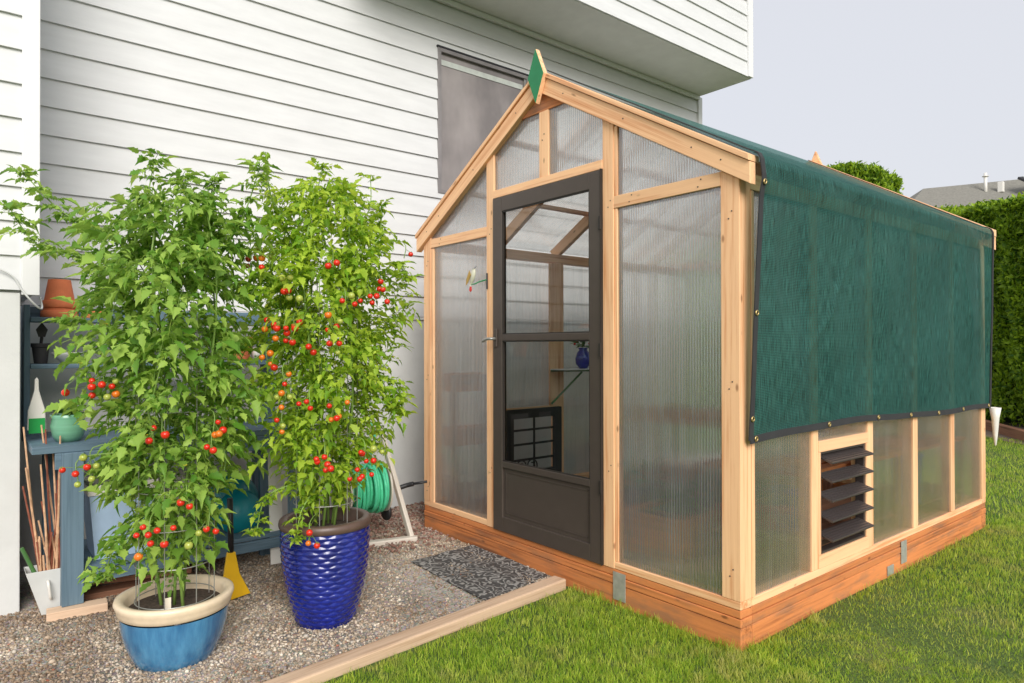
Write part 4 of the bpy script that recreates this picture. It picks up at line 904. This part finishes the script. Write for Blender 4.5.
    V, F = thin_ribs(seg, .0014)
    fastmesh('leaf_stalks', V, F, 'stem', root)
    # trusses of fruit
    cnt = 0; first = {}
    for (p_, k_) in trusses:
        p_ = Vector(p_); top = p_+Vector((-.02*VIEW.x, -.02*VIEW.y, .05)); inn = Vector((c[0], c[1], p_.z+.08)); g0 = top.lerp(inn, .45)
        sm.tube(smoothpts([g0, top, p_+Vector((0,0,-.03))], 4), .0022, 5)
        side = Vector((-VIEW.y, VIEW.x, 0)); used = []
        for q in range(k_):
            if cnt >= 96: break
            rad = random.uniform(.0110, .0165)
            for tr_ in range(30):
                o3 = side*random.gauss(0, .013+.0028*k_)+Vector((0,0,random.gauss(-.01, .013+.002*k_)))+VIEW*random.uniform(.02, .07)
                if all((o3-u_).length > .029 for u_ in used): break
            used.append(o3); pos = p_+o3
            kind = 'ripe' if random.random() < .66 else ('turn' if random.random() < .6 else 'unripe')
            if name == 'tomato_plant' and seed == 3 and p_.z < .7 and p_.z > .6 and random.random() < .5: kind = 'unripe'
            o = bpy.data.objects.new('tomato', TM[kind]); COL.objects.link(o); o.parent = root; o.location = pos-WL[root.name]; o.scale = (rad,)*3; o.rotation_euler = (random.uniform(-.5,.5), random.uniform(-.5,.5), 0); cnt += 1
            if kind != 'ripe': o['label'] = 'orange half ripe tomato' if kind == 'turn' else 'unripe yellow green tomato'
            sm.tube([p_+Vector((0,0,.015))+o3*.3, pos+Vector((0,0,rad*.8))], .0011, 4, False)
    sm.build('stems', 'stem', root, smooth=True)
    for k_ in range(14):
        a = random.uniform(-2.4, 1.0); z = random.uniform(z0+.6, halfw[-1][0]); hw = float(np.interp(z, zz, ww)); p_ = Vector((c[0]+hw*1.0*math.cos(a), c[1]+hw*1.0*math.sin(a), z)); m_ = MB()
        for q in range(5):
            t = q*1.256; d = Vector((math.cos(t), math.sin(t), .25)); m_.add([p_, p_+d*.006+Vector((-d.y,d.x,0))*.003, p_+d*.012, p_+d*.006-Vector((-d.y,d.x,0))*.003], [(0,1,2,3)])
        m_.build('blossom', 'petal', root)
    return root
# shoots: polylines of hand placed leaders
cz0 = .06
vx = Vector((rt.x, rt.y, 0)).normalized()
def off(c, a, d, z): return Vector((c[0], c[1], 0))+vx*a+Vector((fw.x, fw.y, 0)).normalized()*d+Vector((0,0,z))
shL = [[off(PC,-.05,0,1.45), off(PC,-.30,.02,1.60), off(PC,-.47,.0,1.68), off(PC,-.62,-.02,1.84)],
       [off(PC,-.25,0,1.35), off(PC,-.42,.02,1.50), off(PC,-.58,.0,1.55), off(PC,-.68,-.02,1.70)],
       [off(PC,.1,0,1.5), off(PC,.02,.05,1.75), off(PC,.0,.05,1.84)],
       [off(PC,-.10,0,1.5), off(PC,-.12,0,1.7), off(PC,-.10,.02,1.90)],
       [off(PC,.02,0,1.5), off(PC,.10,.05,1.7), off(PC,.14,.05,1.83)],
       [off(PC,.12,0,1.4), off(PC,.25,.05,1.65), off(PC,.33,.05,1.88)],
       [off(PC,-.15,0,1.3), off(PC,-.32,0,1.36), off(PC,-.42,-.02,1.22)],
       [off(PC,-.1,0,.75), off(PC,-.22,-.05,.72), off(PC,-.30,-.05,.62)],
       [off(PC,-.05,-.1,.42), off(PC,-.15,-.15,.36), off(PC,-.20,-.16,.22)]]
shR = [[off(TC,0,0,1.6), off(TC,-.04,0,1.8), off(TC,-.02,.02,1.97)],
       [off(TC,-.15,0,1.6), off(TC,-.25,0,1.8), off(TC,-.30,.02,1.92)],
       [off(TC,.18,0,1.45), off(TC,.25,.02,1.65), off(TC,.26,.02,1.79)],
       [off(TC,.2,0,1.4), off(TC,.34,0,1.52), off(TC,.38,0,1.44)],
       [off(TC,.2,0,1.0), off(TC,.33,0,.95), off(TC,.36,0,.80)],
       [off(TC,-.1,-.1,.5), off(TC,-.22,-.16,.45), off(TC,-.25,-.2,.30)],
       [off(TC,.0,-.1,.5), off(TC,-.05,-.2,.40), off(TC,-.06,-.24,.28)]]
tomato_plant(PC, cz0, 5, [(.20,.04),(.30,.10),(.42,.18),(.60,.25),(.80,.31),(.95,.34),(1.25,.36),(1.5,.36),(1.68,.28),(1.78,.12)], 1400, .049, 'bushy green tomato plant in the low cream rimmed planter, nearest the corner trim', 'tomato_plant', 'tomleaf', TL, 3, shL)
tomato_plant(TC, .27, 5, [(.38,.05),(.48,.13),(.62,.25),(.80,.33),(1.1,.35),(1.4,.36),(1.62,.33),(1.80,.24),(1.90,.10)], 2400, .038, 'yellow green tomato plant heavy with red fruit in the tall cobalt planter', 'tomato_plant', 'tomleaf2', TR, 5, shR)
m_ = MB(); m_.box((-1.345,-1.925,.055), (-1.342,-1.900,.125)); tag(m_.build('plant_tag', 'seedtag'), 'small cream plant tag stuck in the soil of the low planter', 'plant tag')
# ================================================================== DOOR MAT, EDGING
q = [(-1.864,-.484),(-1.098,-.536),(-1.186,-.020),(-1.902,.0)]; q = [(-1.86,-.49),(-1.105,-.525),(-1.175,-.03),(-1.90,-.018)]
dm = thing('door_mat', (-1.5,-.25,G), 'dark grey rubber door mat with scroll relief in front of the greenhouse door', 'door mat')
m_ = MB(); N1, N2 = 40, 26; vs, fs = [], []
for j in range(N2+1):
    for i in range(N1+1):
        a, b = i/N1, j/N2; x = (q[0][0]*(1-a)+q[1][0]*a)*(1-b)+(q[3][0]*(1-a)+q[2][0]*a)*b; y = (q[0][1]*(1-a)+q[1][1]*a)*(1-b)+(q[3][1]*(1-a)+q[2][1]*a)*b
        vs.append((x, y, G+.012+.003*math.sin(a*9+b*3)+.003*math.sin(b*14)))
for j in range(N2):
    for i in range(N1): k_ = j*(N1+1)+i; fs.append((k_, k_+1, k_+N1+2, k_+N1+1))
m_.add(vs, fs); m_.build('rubber_sheet', 'mat', dm, solid=.005)
te = MB(); a0 = (edge_x(-4.5)+.062, -4.5); a1 = (edge_x(-.01)+.062, -.012)
te.beam((edge_x(-4.5)+.06, -4.5, G+.0), (edge_x(-.03)+.055, -.035, G+.0), .086, .066); tag(te.build('edging_timber', 'oldwood', bevel=.007), 'weathered pinkish timber edging between the gravel and the lawn', 'edging')

# ================================================================== POTTING BENCH
pbn = thing('potting_bench', (-2.6,-1.65,G), 'blue grey painted potting bench with two upper shelves against the house wall', 'potting bench')
BP = 'benchpaint'
def PB(name, a, b, par=None): m_ = MB(); m_.box(a, b); return m_.build(name, BP, par or pbn, bevel=.003)
for i in range(5): PB('top_board', (-2.93+i*.134, -2.29, .615), (-2.93+i*.134+.131, -.93, .650))
PB('apron', (-2.285, -2.20, .535), (-2.262, -1.0, .614)); PB('apron', (-2.90, -2.20, .535), (-2.88, -1.0, .614))
PB('leg', (-2.27, -2.175, G+.046), (-2.235, -2.085, .6145)); PB('leg', (-2.27, -1.075, G), (-2.235, -.985, .6145)); PB('leg', (-2.30, -2.175, G+.0), (-2.272, -2.14, .534)); PB('leg', (-2.90, -1.07, G), (-2.86, -.985, .534)); PB('leg', (-2.90, -2.2, G), (-2.86, -2.11, .534))
PB('leg', (-2.60, -1.13, G), (-2.565, -1.04, .6145))
for i in range(4): PB('lower_shelf_board', (-2.85+i*.138, -2.16, .022), (-2.85+i*.138+.134, -1.0, .045))
PB('lower_rail', (-2.300, -2.13, -.035), (-2.275, -1.0, .0215))
PB('hutch_side', (-2.98, -2.29, .651), (-2.78, -2.262, 1.345)); PB('hutch_side', (-2.98, -.99, .651), (-2.78, -.962, 1.345))
PB('upper_shelf', (-2.98, -2.2615, 1.255), (-2.76, -.9905, 1.28)); PB('upper_shelf', (-2.98, -2.2615, 1.005), (-2.76, -.9905, 1.03)); PB('back_rail', (-3.0, -2.2615, 1.281), (-2.981, -.99, 1.345))
# items on the bench
def tpot(x, y, z, r, h, label, inverted=False, group=None, n=1):
    root = thing('terracotta_pot', (x,y,z), label, 'flower pot', group); s = -1 if inverted else 1; zb = z+h if inverted else z
    m_ = MB(); pr = [(0,0),(r*.66,0),(r*.90,h*.74),(r*.90,h*.75),(r,h*.75),(r*1.02,h),(r*.90,h),(r*.62,.012),(0,.012)]
    m_.lathe((x,y,zb), [(a, b*s) for a, b in pr], 40); m_.build('shell', 'terracotta', root, bevel=.0015)
    m_ = MB(); m_.lathe((x,y,zb), [(r*1.005,h*.755*s),(r*1.03,h*.77*s),(r*1.04,h*.97*s),(r*1.0,h*1.0*s)], 40); m_.build('collar', 'terracotta', root, smooth=True); return root
tpot(-2.86,-2.125,1.281,.085,.15,'lower of two upturned terracotta pots nested on the top shelf', True)
tpot(-2.86,-2.125,1.335,.080,.155,'upper of two upturned terracotta pots nested on the top shelf', True)
tpot(-2.86,-1.96,1.281,.06,.045,'shallow terracotta saucer pot low on the top shelf beside the upturned pots', True)
tpot(-2.86,-1.16,1.031,.085,.15,'terracotta pot on the middle shelf between the two tomato plants')
potted(-2.86,-2.21,1.031,.042,.11,'darkpot','small dark grey pot holding a trowel on the middle shelf', None)
tw = thing('hand_trowel', (-2.86,-2.21,1.10), 'dark hand trowel standing in the small dark pot', 'trowel')
m_ = MB(); m_.tube([(-2.86,-2.21,1.12),(-2.86,-2.205,1.175)], .008, 8); m_.build('handle', 'black', tw); m_ = MB(); m_.prism([(-2.22,1.175),(-2.19,1.175),(-2.178,1.215),(-2.205,1.255),(-2.232,1.215)], 0, -2.862, -2.857); m_.build('blade', 'darkpot', tw)
m_ = MB(); m_.lathe((-2.85,-2.08,1.031), [(0,0),(.03,0),(.065,.045),(.072,.06),(.066,.06),(.03,.01),(0,.008)], 32, sy=1.2); tag(m_.build('grey_bowl', 'greypl', smooth=True), 'shallow grey bowl on the middle shelf beside the dark pot', 'bowl')
m_ = MB(); m_.lathe((-2.86,-1.05,1.031), [(0,0),(.032,0),(.036,.085),(.032,.085),(.03,.008),(0,.008)], 24); tag(m_.build('white_mug', 'whitepl', smooth=True), 'plain white cup at the right end of the middle shelf', 'cup')
m_ = MB(); 
ds = thing('hand_brush', (-2.58,-2.245,.652), 'white hand brush with bright green bristles standing on the bench', 'brush')
m_.prism([(-2.288,.70),(-2.208,.70),(-2.212,.80),(-2.228,.86),(-2.238,.90),(-2.240,.955),(-2.248,.968),(-2.256,.955),(-2.258,.90),(-2.268,.86),(-2.284,.80)], 0, -2.60, -2.575); m_.build('handle', 'whitepl', ds, bevel=.005)
m_ = MB(); m_.box((-2.572,-2.282,.685), (-2.565,-2.214,.760)); m_.build('bristles', plain('green_bristle', C((30,150,70)), .8), ds)
gp = thing('green_pot', (-2.42,-2.13,.651), 'wavy striped pale green glazed pot with a small herb on the bench', 'flower pot'); m_ = MB()
m_.lathe((-2.42,-2.13,.651), [(0,0),(.05,0),(.066,.03),(.074,.08),(.070,.115),(.078,.135),(.070,.135),(.062,.11),(0,.11)], 48, lambda t, z, i: .002*math.sin(z*260)); m_.build('pot', 'greenpot', gp, smooth=True)
small_plant(-2.42,-2.13,.76,.05,.07,40,'',parent=gp,name='foliage')
# bucket of canes
bk = thing('cane_bucket', (-2.36,-2.215,G), 'white square bucket leaning by the wall and full of bamboo canes', 'bucket')
def tapered(mb, c, b0, b1, h, tilt=0.0, wall=.006):
    vs = []; 
    for (w_, d_, z_) in ((b0[0],b0[1],0),(b1[0],b1[1],h),(b1[0]-wall,b1[1]-wall,h),(b0[0]-wall,b0[1]-wall,wall)):
        for sx_, sy_ in ((-1,-1),(1,-1),(1,1),(-1,1)): vs.append((c[0]+sx_*d_/2, c[1]+sy_*w_/2-tilt*z_, c[2]+z_))
    fs = [(3,2,1,0)]
    for k_ in range(3):
        for j in range(4): fs.append((k_*4+j, k_*4+(j+1)%4, (k_+1)*4+(j+1)%4, (k_+1)*4+j))
    fs.append((12,13,14,15)); mb.add(vs, fs)
m_ = MB(); tapered(m_, (-2.35,-2.195,G+.006), (.105,.10), (.155,.13), .215, .18); m_.build('body', 'greypl', bk, bevel=.008)
m_ = MB(); m_.tube(smoothpts([(-2.283,-2.225,.01),(-2.262,-2.224,.0),(-2.264,-2.217,-.06),(-2.285,-2.213,-.075)], 4), .007, 8); m_.build('handle', 'whitepl', bk, smooth=True)
random.seed(11)
for i in range(30):
    b = Vector((-2.35+random.uniform(-.03,.03), -2.20+random.uniform(-.045,.045), -.06)); h = random.uniform(.18, .62) if i > 5 else random.uniform(.55, .80)
    tpv = Vector((b.x-random.uniform(-.02,.10)*h, b.y-random.uniform(-.12,.20)*h, -.06+h)); m_ = MB(); m_.tube([b, b.lerp(tpv,.5)+Vector((random.uniform(-.004,.004),)*3), tpv], .0058, 6, r1=.004)
    tag(m_.build('bamboo_cane', 'cane' if i%3 else 'redcane'), 'thin brown bamboo cane standing among others in the white bucket', 'cane', 'canes standing in the white bucket')
m_ = MB(); m_.tube([(-2.30,-2.262,.02),(-2.31,-2.325,.18)], .009, 8); tag(m_.build('green_stake', 'greencane'), 'short thick green stake leaning left out of the white bucket', 'stake')
# blocks and planks
m_ = MB(); m_.beam((-2.235,-2.235,G+.023), (-2.215,-1.99,G+.023), .085, .044); tag(m_.build('wood_block', 'oldwood', bevel=.004), 'short pale timber block under the left front bench leg', 'timber block')
m_ = MB(); m_.beam((-2.45,-2.07,G+.018), (-2.42,-1.62,G+.018), .11, .03); tag(m_.build('loose_plank', 'plank', bevel=.003), 'brown plank lying on the gravel under the bench, bottom of two', 'plank')
m_ = MB(); m_.beam((-2.56,-2.0,G+.052), (-2.44,-1.55,G+.052), .09, .03); tag(m_.build('loose_plank', 'plank', bevel=.003), 'brown plank lying askew on top of another plank under the bench', 'plank')
m_ = MB(); m_.beam((-2.31,-1.12,-.14), (-2.42,-1.10,.52), .012, .075, (0,1,0)); tag(m_.build('white_board', 'whitepl', bevel=.002), 'narrow white board leaning against the bench front by the tall planter', 'board')
# blue bin
bb = thing('storage_bin', (-2.48,-1.88,.046), 'light blue plastic storage bin with scalloped lid on the lower bench shelf', 'storage bin')
m_ = MB(); tapered(m_, (-2.50,-1.90,.046), (.24,.26), (.30,.32), .33); m_.build('body', 'bluebin', bb, bevel=.02)
m_ = MB(); tapered(m_, (-2.50,-1.90,.377), (.315,.335), (.32,.34), .05); m_.build('lid', 'whitepl', bb, bevel=.01)
# teal round tubs on edge
for (x, y, z, r_, lab) in ((-2.55,-1.29,.045,.165,'teal round tub leaning at the back on the lower bench shelf'), (-2.40,-1.28,.045,.125,'teal round tub leaning in front of another teal tub')):
    rot = Matrix.Rotation(R(75), 3, 'Y') @ Matrix.Identity(3)
    c = Vector((x, y, z+r_+.004)); m_ = MB(); m_.lathe(c, [(0,0),(r_*.78,0),(r_*.95,-.07),(r_*1.03,-.075),(r_*1.03,-.085),(r_*.92,-.08),(r_*.74,-.008),(0,-.008)], 48, rot=rot.to_4x4().to_3x3()); tag(m_.build('teal_tub', 'teal', smooth=True), lab, 'tub')
m_ = MB(); m_.lathe((-2.72,-1.62,.046), [(0,0),(.12,0),(.15,.2),(.155,.3),(.12,.36),(.0,.37)], 32); tag(m_.build('grey_sack', 'whitepl', smooth=True), 'rounded white sack behind the teal tubs under the bench', 'sack')
# yellow tool
yt = thing('yellow_scoop', (-1.93,-1.48,G), 'flared yellow plastic scoop with a dark handle behind the low planter', 'scoop')
m_ = MB(); m_.prism([(-1.545,-.155),(-1.40,-.135),(-1.455,-.02),(-1.475,.09),(-1.515,.09),(-1.53,-.02)], 0, -1.935, -1.915); m_.build('blade', 'yellow', yt, bevel=.004)
m_ = MB(); m_.tube([(-1.925,-1.495,.09),(-1.925,-1.50,.36)], .014, 10); m_.build('handle', 'black', yt, smooth=True)
m_ = MB(); m_.lathe((-1.80,-1.62,G+.0), [(0,0),(.035,0),(.05,.10),(.045,.14),(0,.15)], 20); tag(m_.build('orange_container', 'redpl', smooth=True), 'small orange red container on the gravel between the two planters', 'container')
# hose reel
hr = thing('hose_reel', (-2.4,-.42,G), 'beige plastic hose reel cart wound with green hose beside the tall planter', 'hose reel')
def bar(name, pts, w_, h_, mat='beigepl'):
    m_ = MB()
    for a, b in zip(pts, pts[1:]): m_.beam(a, b, w_, h_, (1,0,0))
    return m_.build(name, mat, hr, bevel=.006)
bar('side_frame', [(-2.27,-.245,G+.015), (-2.60,-.30,.56)], .03, .045); bar('side_frame', [(-2.37,-.72,G+.015), (-2.66,-.62,.56)], .03, .045)
m_ = MB(); m_.beam((-2.245,-.22,G+.018), (-2.39,-.76,G+.018), .055, .036); m_.build('foot_bar', 'beigepl', hr, bevel=.008)
m_ = MB(); m_.beam((-2.61,-.30,.555), (-2.67,-.63,.555), .03, .035); m_.build('push_handle', 'beigepl', hr, bevel=.008)
m_ = MB(); m_.beam((-2.56,-.29,.43), (-2.63,-.65,.43), .012, .07); m_.build('cross_panel', 'beigepl', hr, bevel=.004)
ctr = Vector((-2.52,-.455,.17)); axd = Vector((.15,.99,0)).normalized(); pu = Vector((0,0,1)); pv = axd.cross(pu)
for s_ in (-1, 1):
    m_ = MB(); cc = ctr+axd*(s_*.135); n_ = 40; vs = []
    for t_ in (-.006,.006):
        for rr_ in (.16, .03): vs += [cc+axd*t_+(pu*math.cos(2*math.pi*i/n_)+pv*math.sin(2*math.pi*i/n_))*rr_ for i in range(n_)]
    fs = []
    for i in range(n_):
        j = (i+1)%n_; fs += [(i,j,n_+j,n_+i), (2*n_+i,3*n_+i,3*n_+j,2*n_+j), (i,2*n_+i,2*n_+j,j), (n_+i,n_+j,3*n_+j,3*n_+i)]
    m_.add(vs, fs); m_.build('reel_flange', 'beigepl', hr)
random.seed(4)
def coil(name, r0, n_turn, a0, a1, mat, wob):
    pts = []; N_t = int(n_turn*28)
    for i in range(N_t+1):
        t = i/N_t; an = 2*math.pi*n_turn*t; rr = r0+wob*math.sin(an*1.0+t*9)+wob*.6*math.sin(an*.37); pts.append(ctr+axd*(a0+(a1-a0)*t)+(pu*math.cos(an)+pv*math.sin(an))*rr)
    m_ = MB(); m_.tube(pts, .0118, 8); return m_.build(name, mat, hr, smooth=True)
coil('hose_coil', .095, 10, -.115, .115, 'hosepale', .003); coil('hose_coil', .118, 9, .11, -.10, 'hose', .005); coil('hose_coil', .146, 4, -.10, -.01, 'hose', .010); coil('hose_coil', .152, 4.5, .02, .115, 'hose', .010)
m_ = MB(); m_.tube([ctr-axd*.17, ctr+axd*.17], .03, 16); m_.build('drum', 'beigepl', hr, smooth=True)
m_ = MB(); m_.lathe(ctr+axd*.15+Vector((0,0,-.17)), [(0,-.012),(.055,-.012),(.06,0),(.055,.012),(0,.012)], 28, rot=Matrix.Rotation(R(90),3,'X')); m_.build('wheel', 'black', hr, smooth=True)
m_ = MB(); m_.tube(smoothpts([(-2.42,-.25,.165),(-2.40,-.20,.18),(-2.37,-.17,.19)], 4), .016, 10); m_.tube([(-2.37,-.172,.19),(-2.31,-.10,.205)], .009, 10); nz = m_.build('nozzle', 'black', hr, smooth=True)
m_ = MB(); m_.tube(smoothpts([ctr+Vector((.02,-.02,.13)), (-2.60,-.36,.40), (-2.62,-.33,.52), (-2.64,-.36,.60)], 6), .0085, 8); m_.build('hose_end', 'hose', hr, smooth=True)

# hummingbird ornament on the door post
hb = thing('bird_ornament', (-1.86,-.02,1.50), 'small white and gold hummingbird ornament on a green wire beside the door', 'ornament')
m_ = MB(); bp_ = [Vector((-1.865,-.03,1.610)), Vector((-1.868,-.03,1.598)), Vector((-1.874,-.03,1.575)), Vector((-1.882,-.03,1.548)), Vector((-1.893,-.03,1.523)), Vector((-1.902,-.03,1.500))]
vs_r = [.012,.017,.022,.022,.013,.004]
vs, fs = [], []
for p_, r_ in zip(bp_, vs_r):
    for j in range(12): t = 2*math.pi*j/12; vs.append(p_+Vector((math.cos(t)*r_, math.sin(t)*r_*.7, 0)))
for i in range(5):
    for j in range(12): fs.append((i*12+j, i*12+(j+1)%12, (i+1)*12+(j+1)%12, (i+1)*12+j))
fs += [tuple(range(12)), tuple(range(71,59,-1))]
m_.add(vs, fs); m_.build('body', plain('pearly_white', C((225,225,205)), .25, .2), hb, smooth=True)
m_ = MB(); m_.prism([(-1.885,1.60),(-1.872,1.57),(-1.90,1.525),(-1.925,1.505),(-1.915,1.55)], 1, -.052, -.048); m_.build('wing', plain('gold_wing', C((190,155,80)), .35, .5), hb)
m_ = MB(); m_.tube([(-1.860,-.03,1.612),(-1.835,-.03,1.625)], .002, 6, r1=.001); m_.build('beak', 'black', hb)
m_ = MB(); m_.prism([(-1.905,1.50),(-1.893,1.50),(-1.888,1.475),(-1.902,1.465),(-1.912,1.478)], 1, -.034, -.028); m_.build('tail', 'ripe', hb)
m_ = MB(); m_.tube(smoothpts([(-1.905,-.03,1.515),(-1.86,-.03,1.513),(-1.82,-.02,1.525),(-1.765,-.004,1.535)], 4), .004, 6); m_.build('perch_wire', plain('green_enamel', C((40,150,90)), .3), hb)
m_ = MB(); m_.box((-1.768,-.006,1.475),(-1.756,-.0015,1.575)); m_.build('mounting_plate', 'darkpot', hb)

# ================================================================== HEDGE, FAR EDGING, NEIGHBOUR
def spray_cloud(name, pts, nrm, size, mat, parent, rg):
    n = len(pts); T = norm(nrm*.5+np.array([0,0,1.0])*rg.uniform(.0,1.0,(n,1))+rg.normal(0,.45,(n,3))); S = norm(np.cross(T, nrm+rg.normal(0,.5,(n,3)))); N = norm(np.cross(S, T))
    V, F = leaflet_set((pts, T, S, N), size, .2, .26, False); return fastmesh(name, V, F, mat, parent)
def hedge(p0_, p1_, h0, h1, depth, n, label, size=.12, seed=1, rnd_=0.0):
    rg = np.random.default_rng(seed); p0_, p1_ = np.array(p0_, float), np.array(p1_, float); d = p1_-p0_; Ln = np.linalg.norm(d); d /= Ln; nr = np.array([d[1], -d[0]])
    if nr@(np.array([CAM.x, CAM.y])-p0_) < 0: nr = -nr
    root = thing('cedar_hedge', (*((p0_+p1_)/2), G), label, 'hedge')
    nf = int(n*.62); t = rg.random(nf); z = rg.random(nf)**.8; hz = h0+(h1-h0)*t-.30*rnd_*np.maximum(0,np.abs(2*t-1)-.75)*4+.10*np.sin(t*Ln*2.2)+.07*np.sin(t*Ln*5.1)+.04*np.sin(t*Ln*13)
    bulge = .10*np.sin(t*Ln*3.4)*np.sin(z*4)+.06*np.sin(t*Ln*9+z*7)+.05*np.sin(z*19+t*31)-.25*np.clip(z-.9,0,1)*5
    dep = bulge-rg.exponential(.05, nf)
    P_ = np.column_stack([p0_[0]+d[0]*t*Ln+nr[0]*dep, p0_[1]+d[1]*t*Ln+nr[1]*dep, G+z*(hz-G)]); N_f = np.column_stack([np.full(nf, nr[0]), np.full(nf, nr[1]), np.zeros(nf)])
    nt_ = n-nf; t = rg.random(nt_); q = rg.random(nt_); hz = h0+(h1-h0)*t-.30*rnd_*np.maximum(0,np.abs(2*t-1)-.75)*4+.07*np.sin(t*Ln*2.2)+.05*np.sin(t*Ln*5.1)
    P2_ = np.column_stack([p0_[0]+d[0]*t*Ln-nr[0]*q*depth, p0_[1]+d[1]*t*Ln-nr[1]*q*depth, hz+rg.normal(0,.05,nt_)-.10*(2*q-1)**4]); N_t_ = np.column_stack([nr[0]*(.5-q), nr[1]*(.5-q), np.ones(nt_)])
    PA, NA = np.concatenate([P_, P2_]), np.concatenate([N_f, N_t_])
    spray_cloud('foliage', PA, NA, size*rg.uniform(.5,1.2,len(PA)), 'cedarleaf', root, rg)
    for k_ in range(max(2, int(Ln/.9))):
        c_ = p0_+d*(k_+.5)*Ln/max(2, int(Ln/.9))-nr*depth*.5; m_ = MB(); m_.tube([(c_[0],c_[1],G-.05),(c_[0],c_[1],max(h0,h1)*.8)], .06, 8, r1=.02); m_.build('trunk', 'bark', root)
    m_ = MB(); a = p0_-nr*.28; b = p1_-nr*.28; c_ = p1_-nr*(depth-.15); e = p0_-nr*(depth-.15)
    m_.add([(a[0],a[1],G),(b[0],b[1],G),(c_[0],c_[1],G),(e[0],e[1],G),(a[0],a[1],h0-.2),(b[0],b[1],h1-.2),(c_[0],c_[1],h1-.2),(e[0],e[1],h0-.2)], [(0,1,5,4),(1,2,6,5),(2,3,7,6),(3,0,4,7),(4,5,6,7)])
    m_.build('dark_core', plain('hedge_interior', (.02,.035,.008), 1), root)  # solid core box; the hedge's inner shade is put into its dark colour
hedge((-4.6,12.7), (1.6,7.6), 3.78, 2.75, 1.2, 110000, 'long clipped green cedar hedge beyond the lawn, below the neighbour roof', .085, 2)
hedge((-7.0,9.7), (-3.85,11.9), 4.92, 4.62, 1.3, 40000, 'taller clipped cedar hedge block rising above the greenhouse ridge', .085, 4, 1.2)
te = MB(); te.beam((-2.3,10.25,G+.05), (-.55,7.75,G+.05), .10, .16); tag(te.build('edging_timber', 'plank', bevel=.01), 'brown timber edging at the foot of the cedar hedge', 'edging')
mb = MB(); mb.add([(-5,11.5,G+.002),(-.4,7.5,G+.002),(2.6,5.5,G+.002),(3.6,6.4,G+.002),(-4,13,G+.002)], [(0,1,2,3,4)]); mb.b = mb.b
tag(mb.build('soil_bed', plain('bare_soil', (.17,.12,.09), .95, var=.3, nsc=3, bmp=.6)), kind='structure')
# neighbour house
nb = thing('neighbour_house', (-5.5,29,G), 'distant house whose grey shingle hip roof shows above the hedge', 'house')
d = Vector((.52,.853,0)).normalized(); pr_ = Vector((d.y,-d.x,0))
e0 = Vector((-8.07,25.04,6.83)); r0 = e0; r1_ = e0+d*9+Vector((0,0,1.15))
A_ = Vector((-9.3,22.3,5.9)); 
m_ = MB(); rl = Vector((-8.1,25.0,6.82)); rr2 = Vector((-2.2,33.5,7.95)); eo = Vector((2.6,-1.5,-2.0))
m_.add([rl, rr2, rr2+eo, rl+eo+Vector((-2.0,-3.0,-.0)), rl+Vector((-3.6,-.2,-2.0)), rr2+Vector((-4,2,-2.2))], [(0,3,2,1), (0,4,3), (0,1,5,4)]); m_.build('roof', 'roofing', nb, solid=.12)
m_ = MB(); b0 = [rl+eo+Vector((-1.8,-2.6,-.1)), rr2+eo+Vector((-.2,.2,-.1)), rr2+Vector((-3.6,1.8,-2.2)), rl+Vector((-3.3,0,-2.1))]
m_.add([(p_.x,p_.y,G) for p_ in b0]+[tuple(p_) for p_ in b0], [(0,1,5,4),(1,2,6,5),(2,3,7,6),(3,0,4,7)]); m_.build('wall', 'farwall', nb)
m_ = MB(); m_.tube([(-6.5,26.2,6.45),(-6.5,26.2,7.33)], .055, 12); m_.tube([(-6.5,26.2,7.20),(-6.5,26.2,7.22)], .11, 12); vp = m_.build('vent_pipe', 'whitepl', nb, smooth=True)
m_ = MB(); m_.box((-6.2,26.4,6.6), (-6.02,26.58,6.98)); m_.build('roof_vent', 'whitepl', nb, bevel=.02)
m_ = MB(); m_.beam((-5.35,26.6,6.93), (-4.6,27.7,7.08), .5, .10, (.45,-.35,.9)); m_.build('skylight', 'greypl', nb); m_ = MB(); m_.beam((-5.42,26.5,6.89), (-4.56,27.78,7.04), .62, .08, (.45,-.35,.9)); m_.build('skylight_curb', 'black', nb)
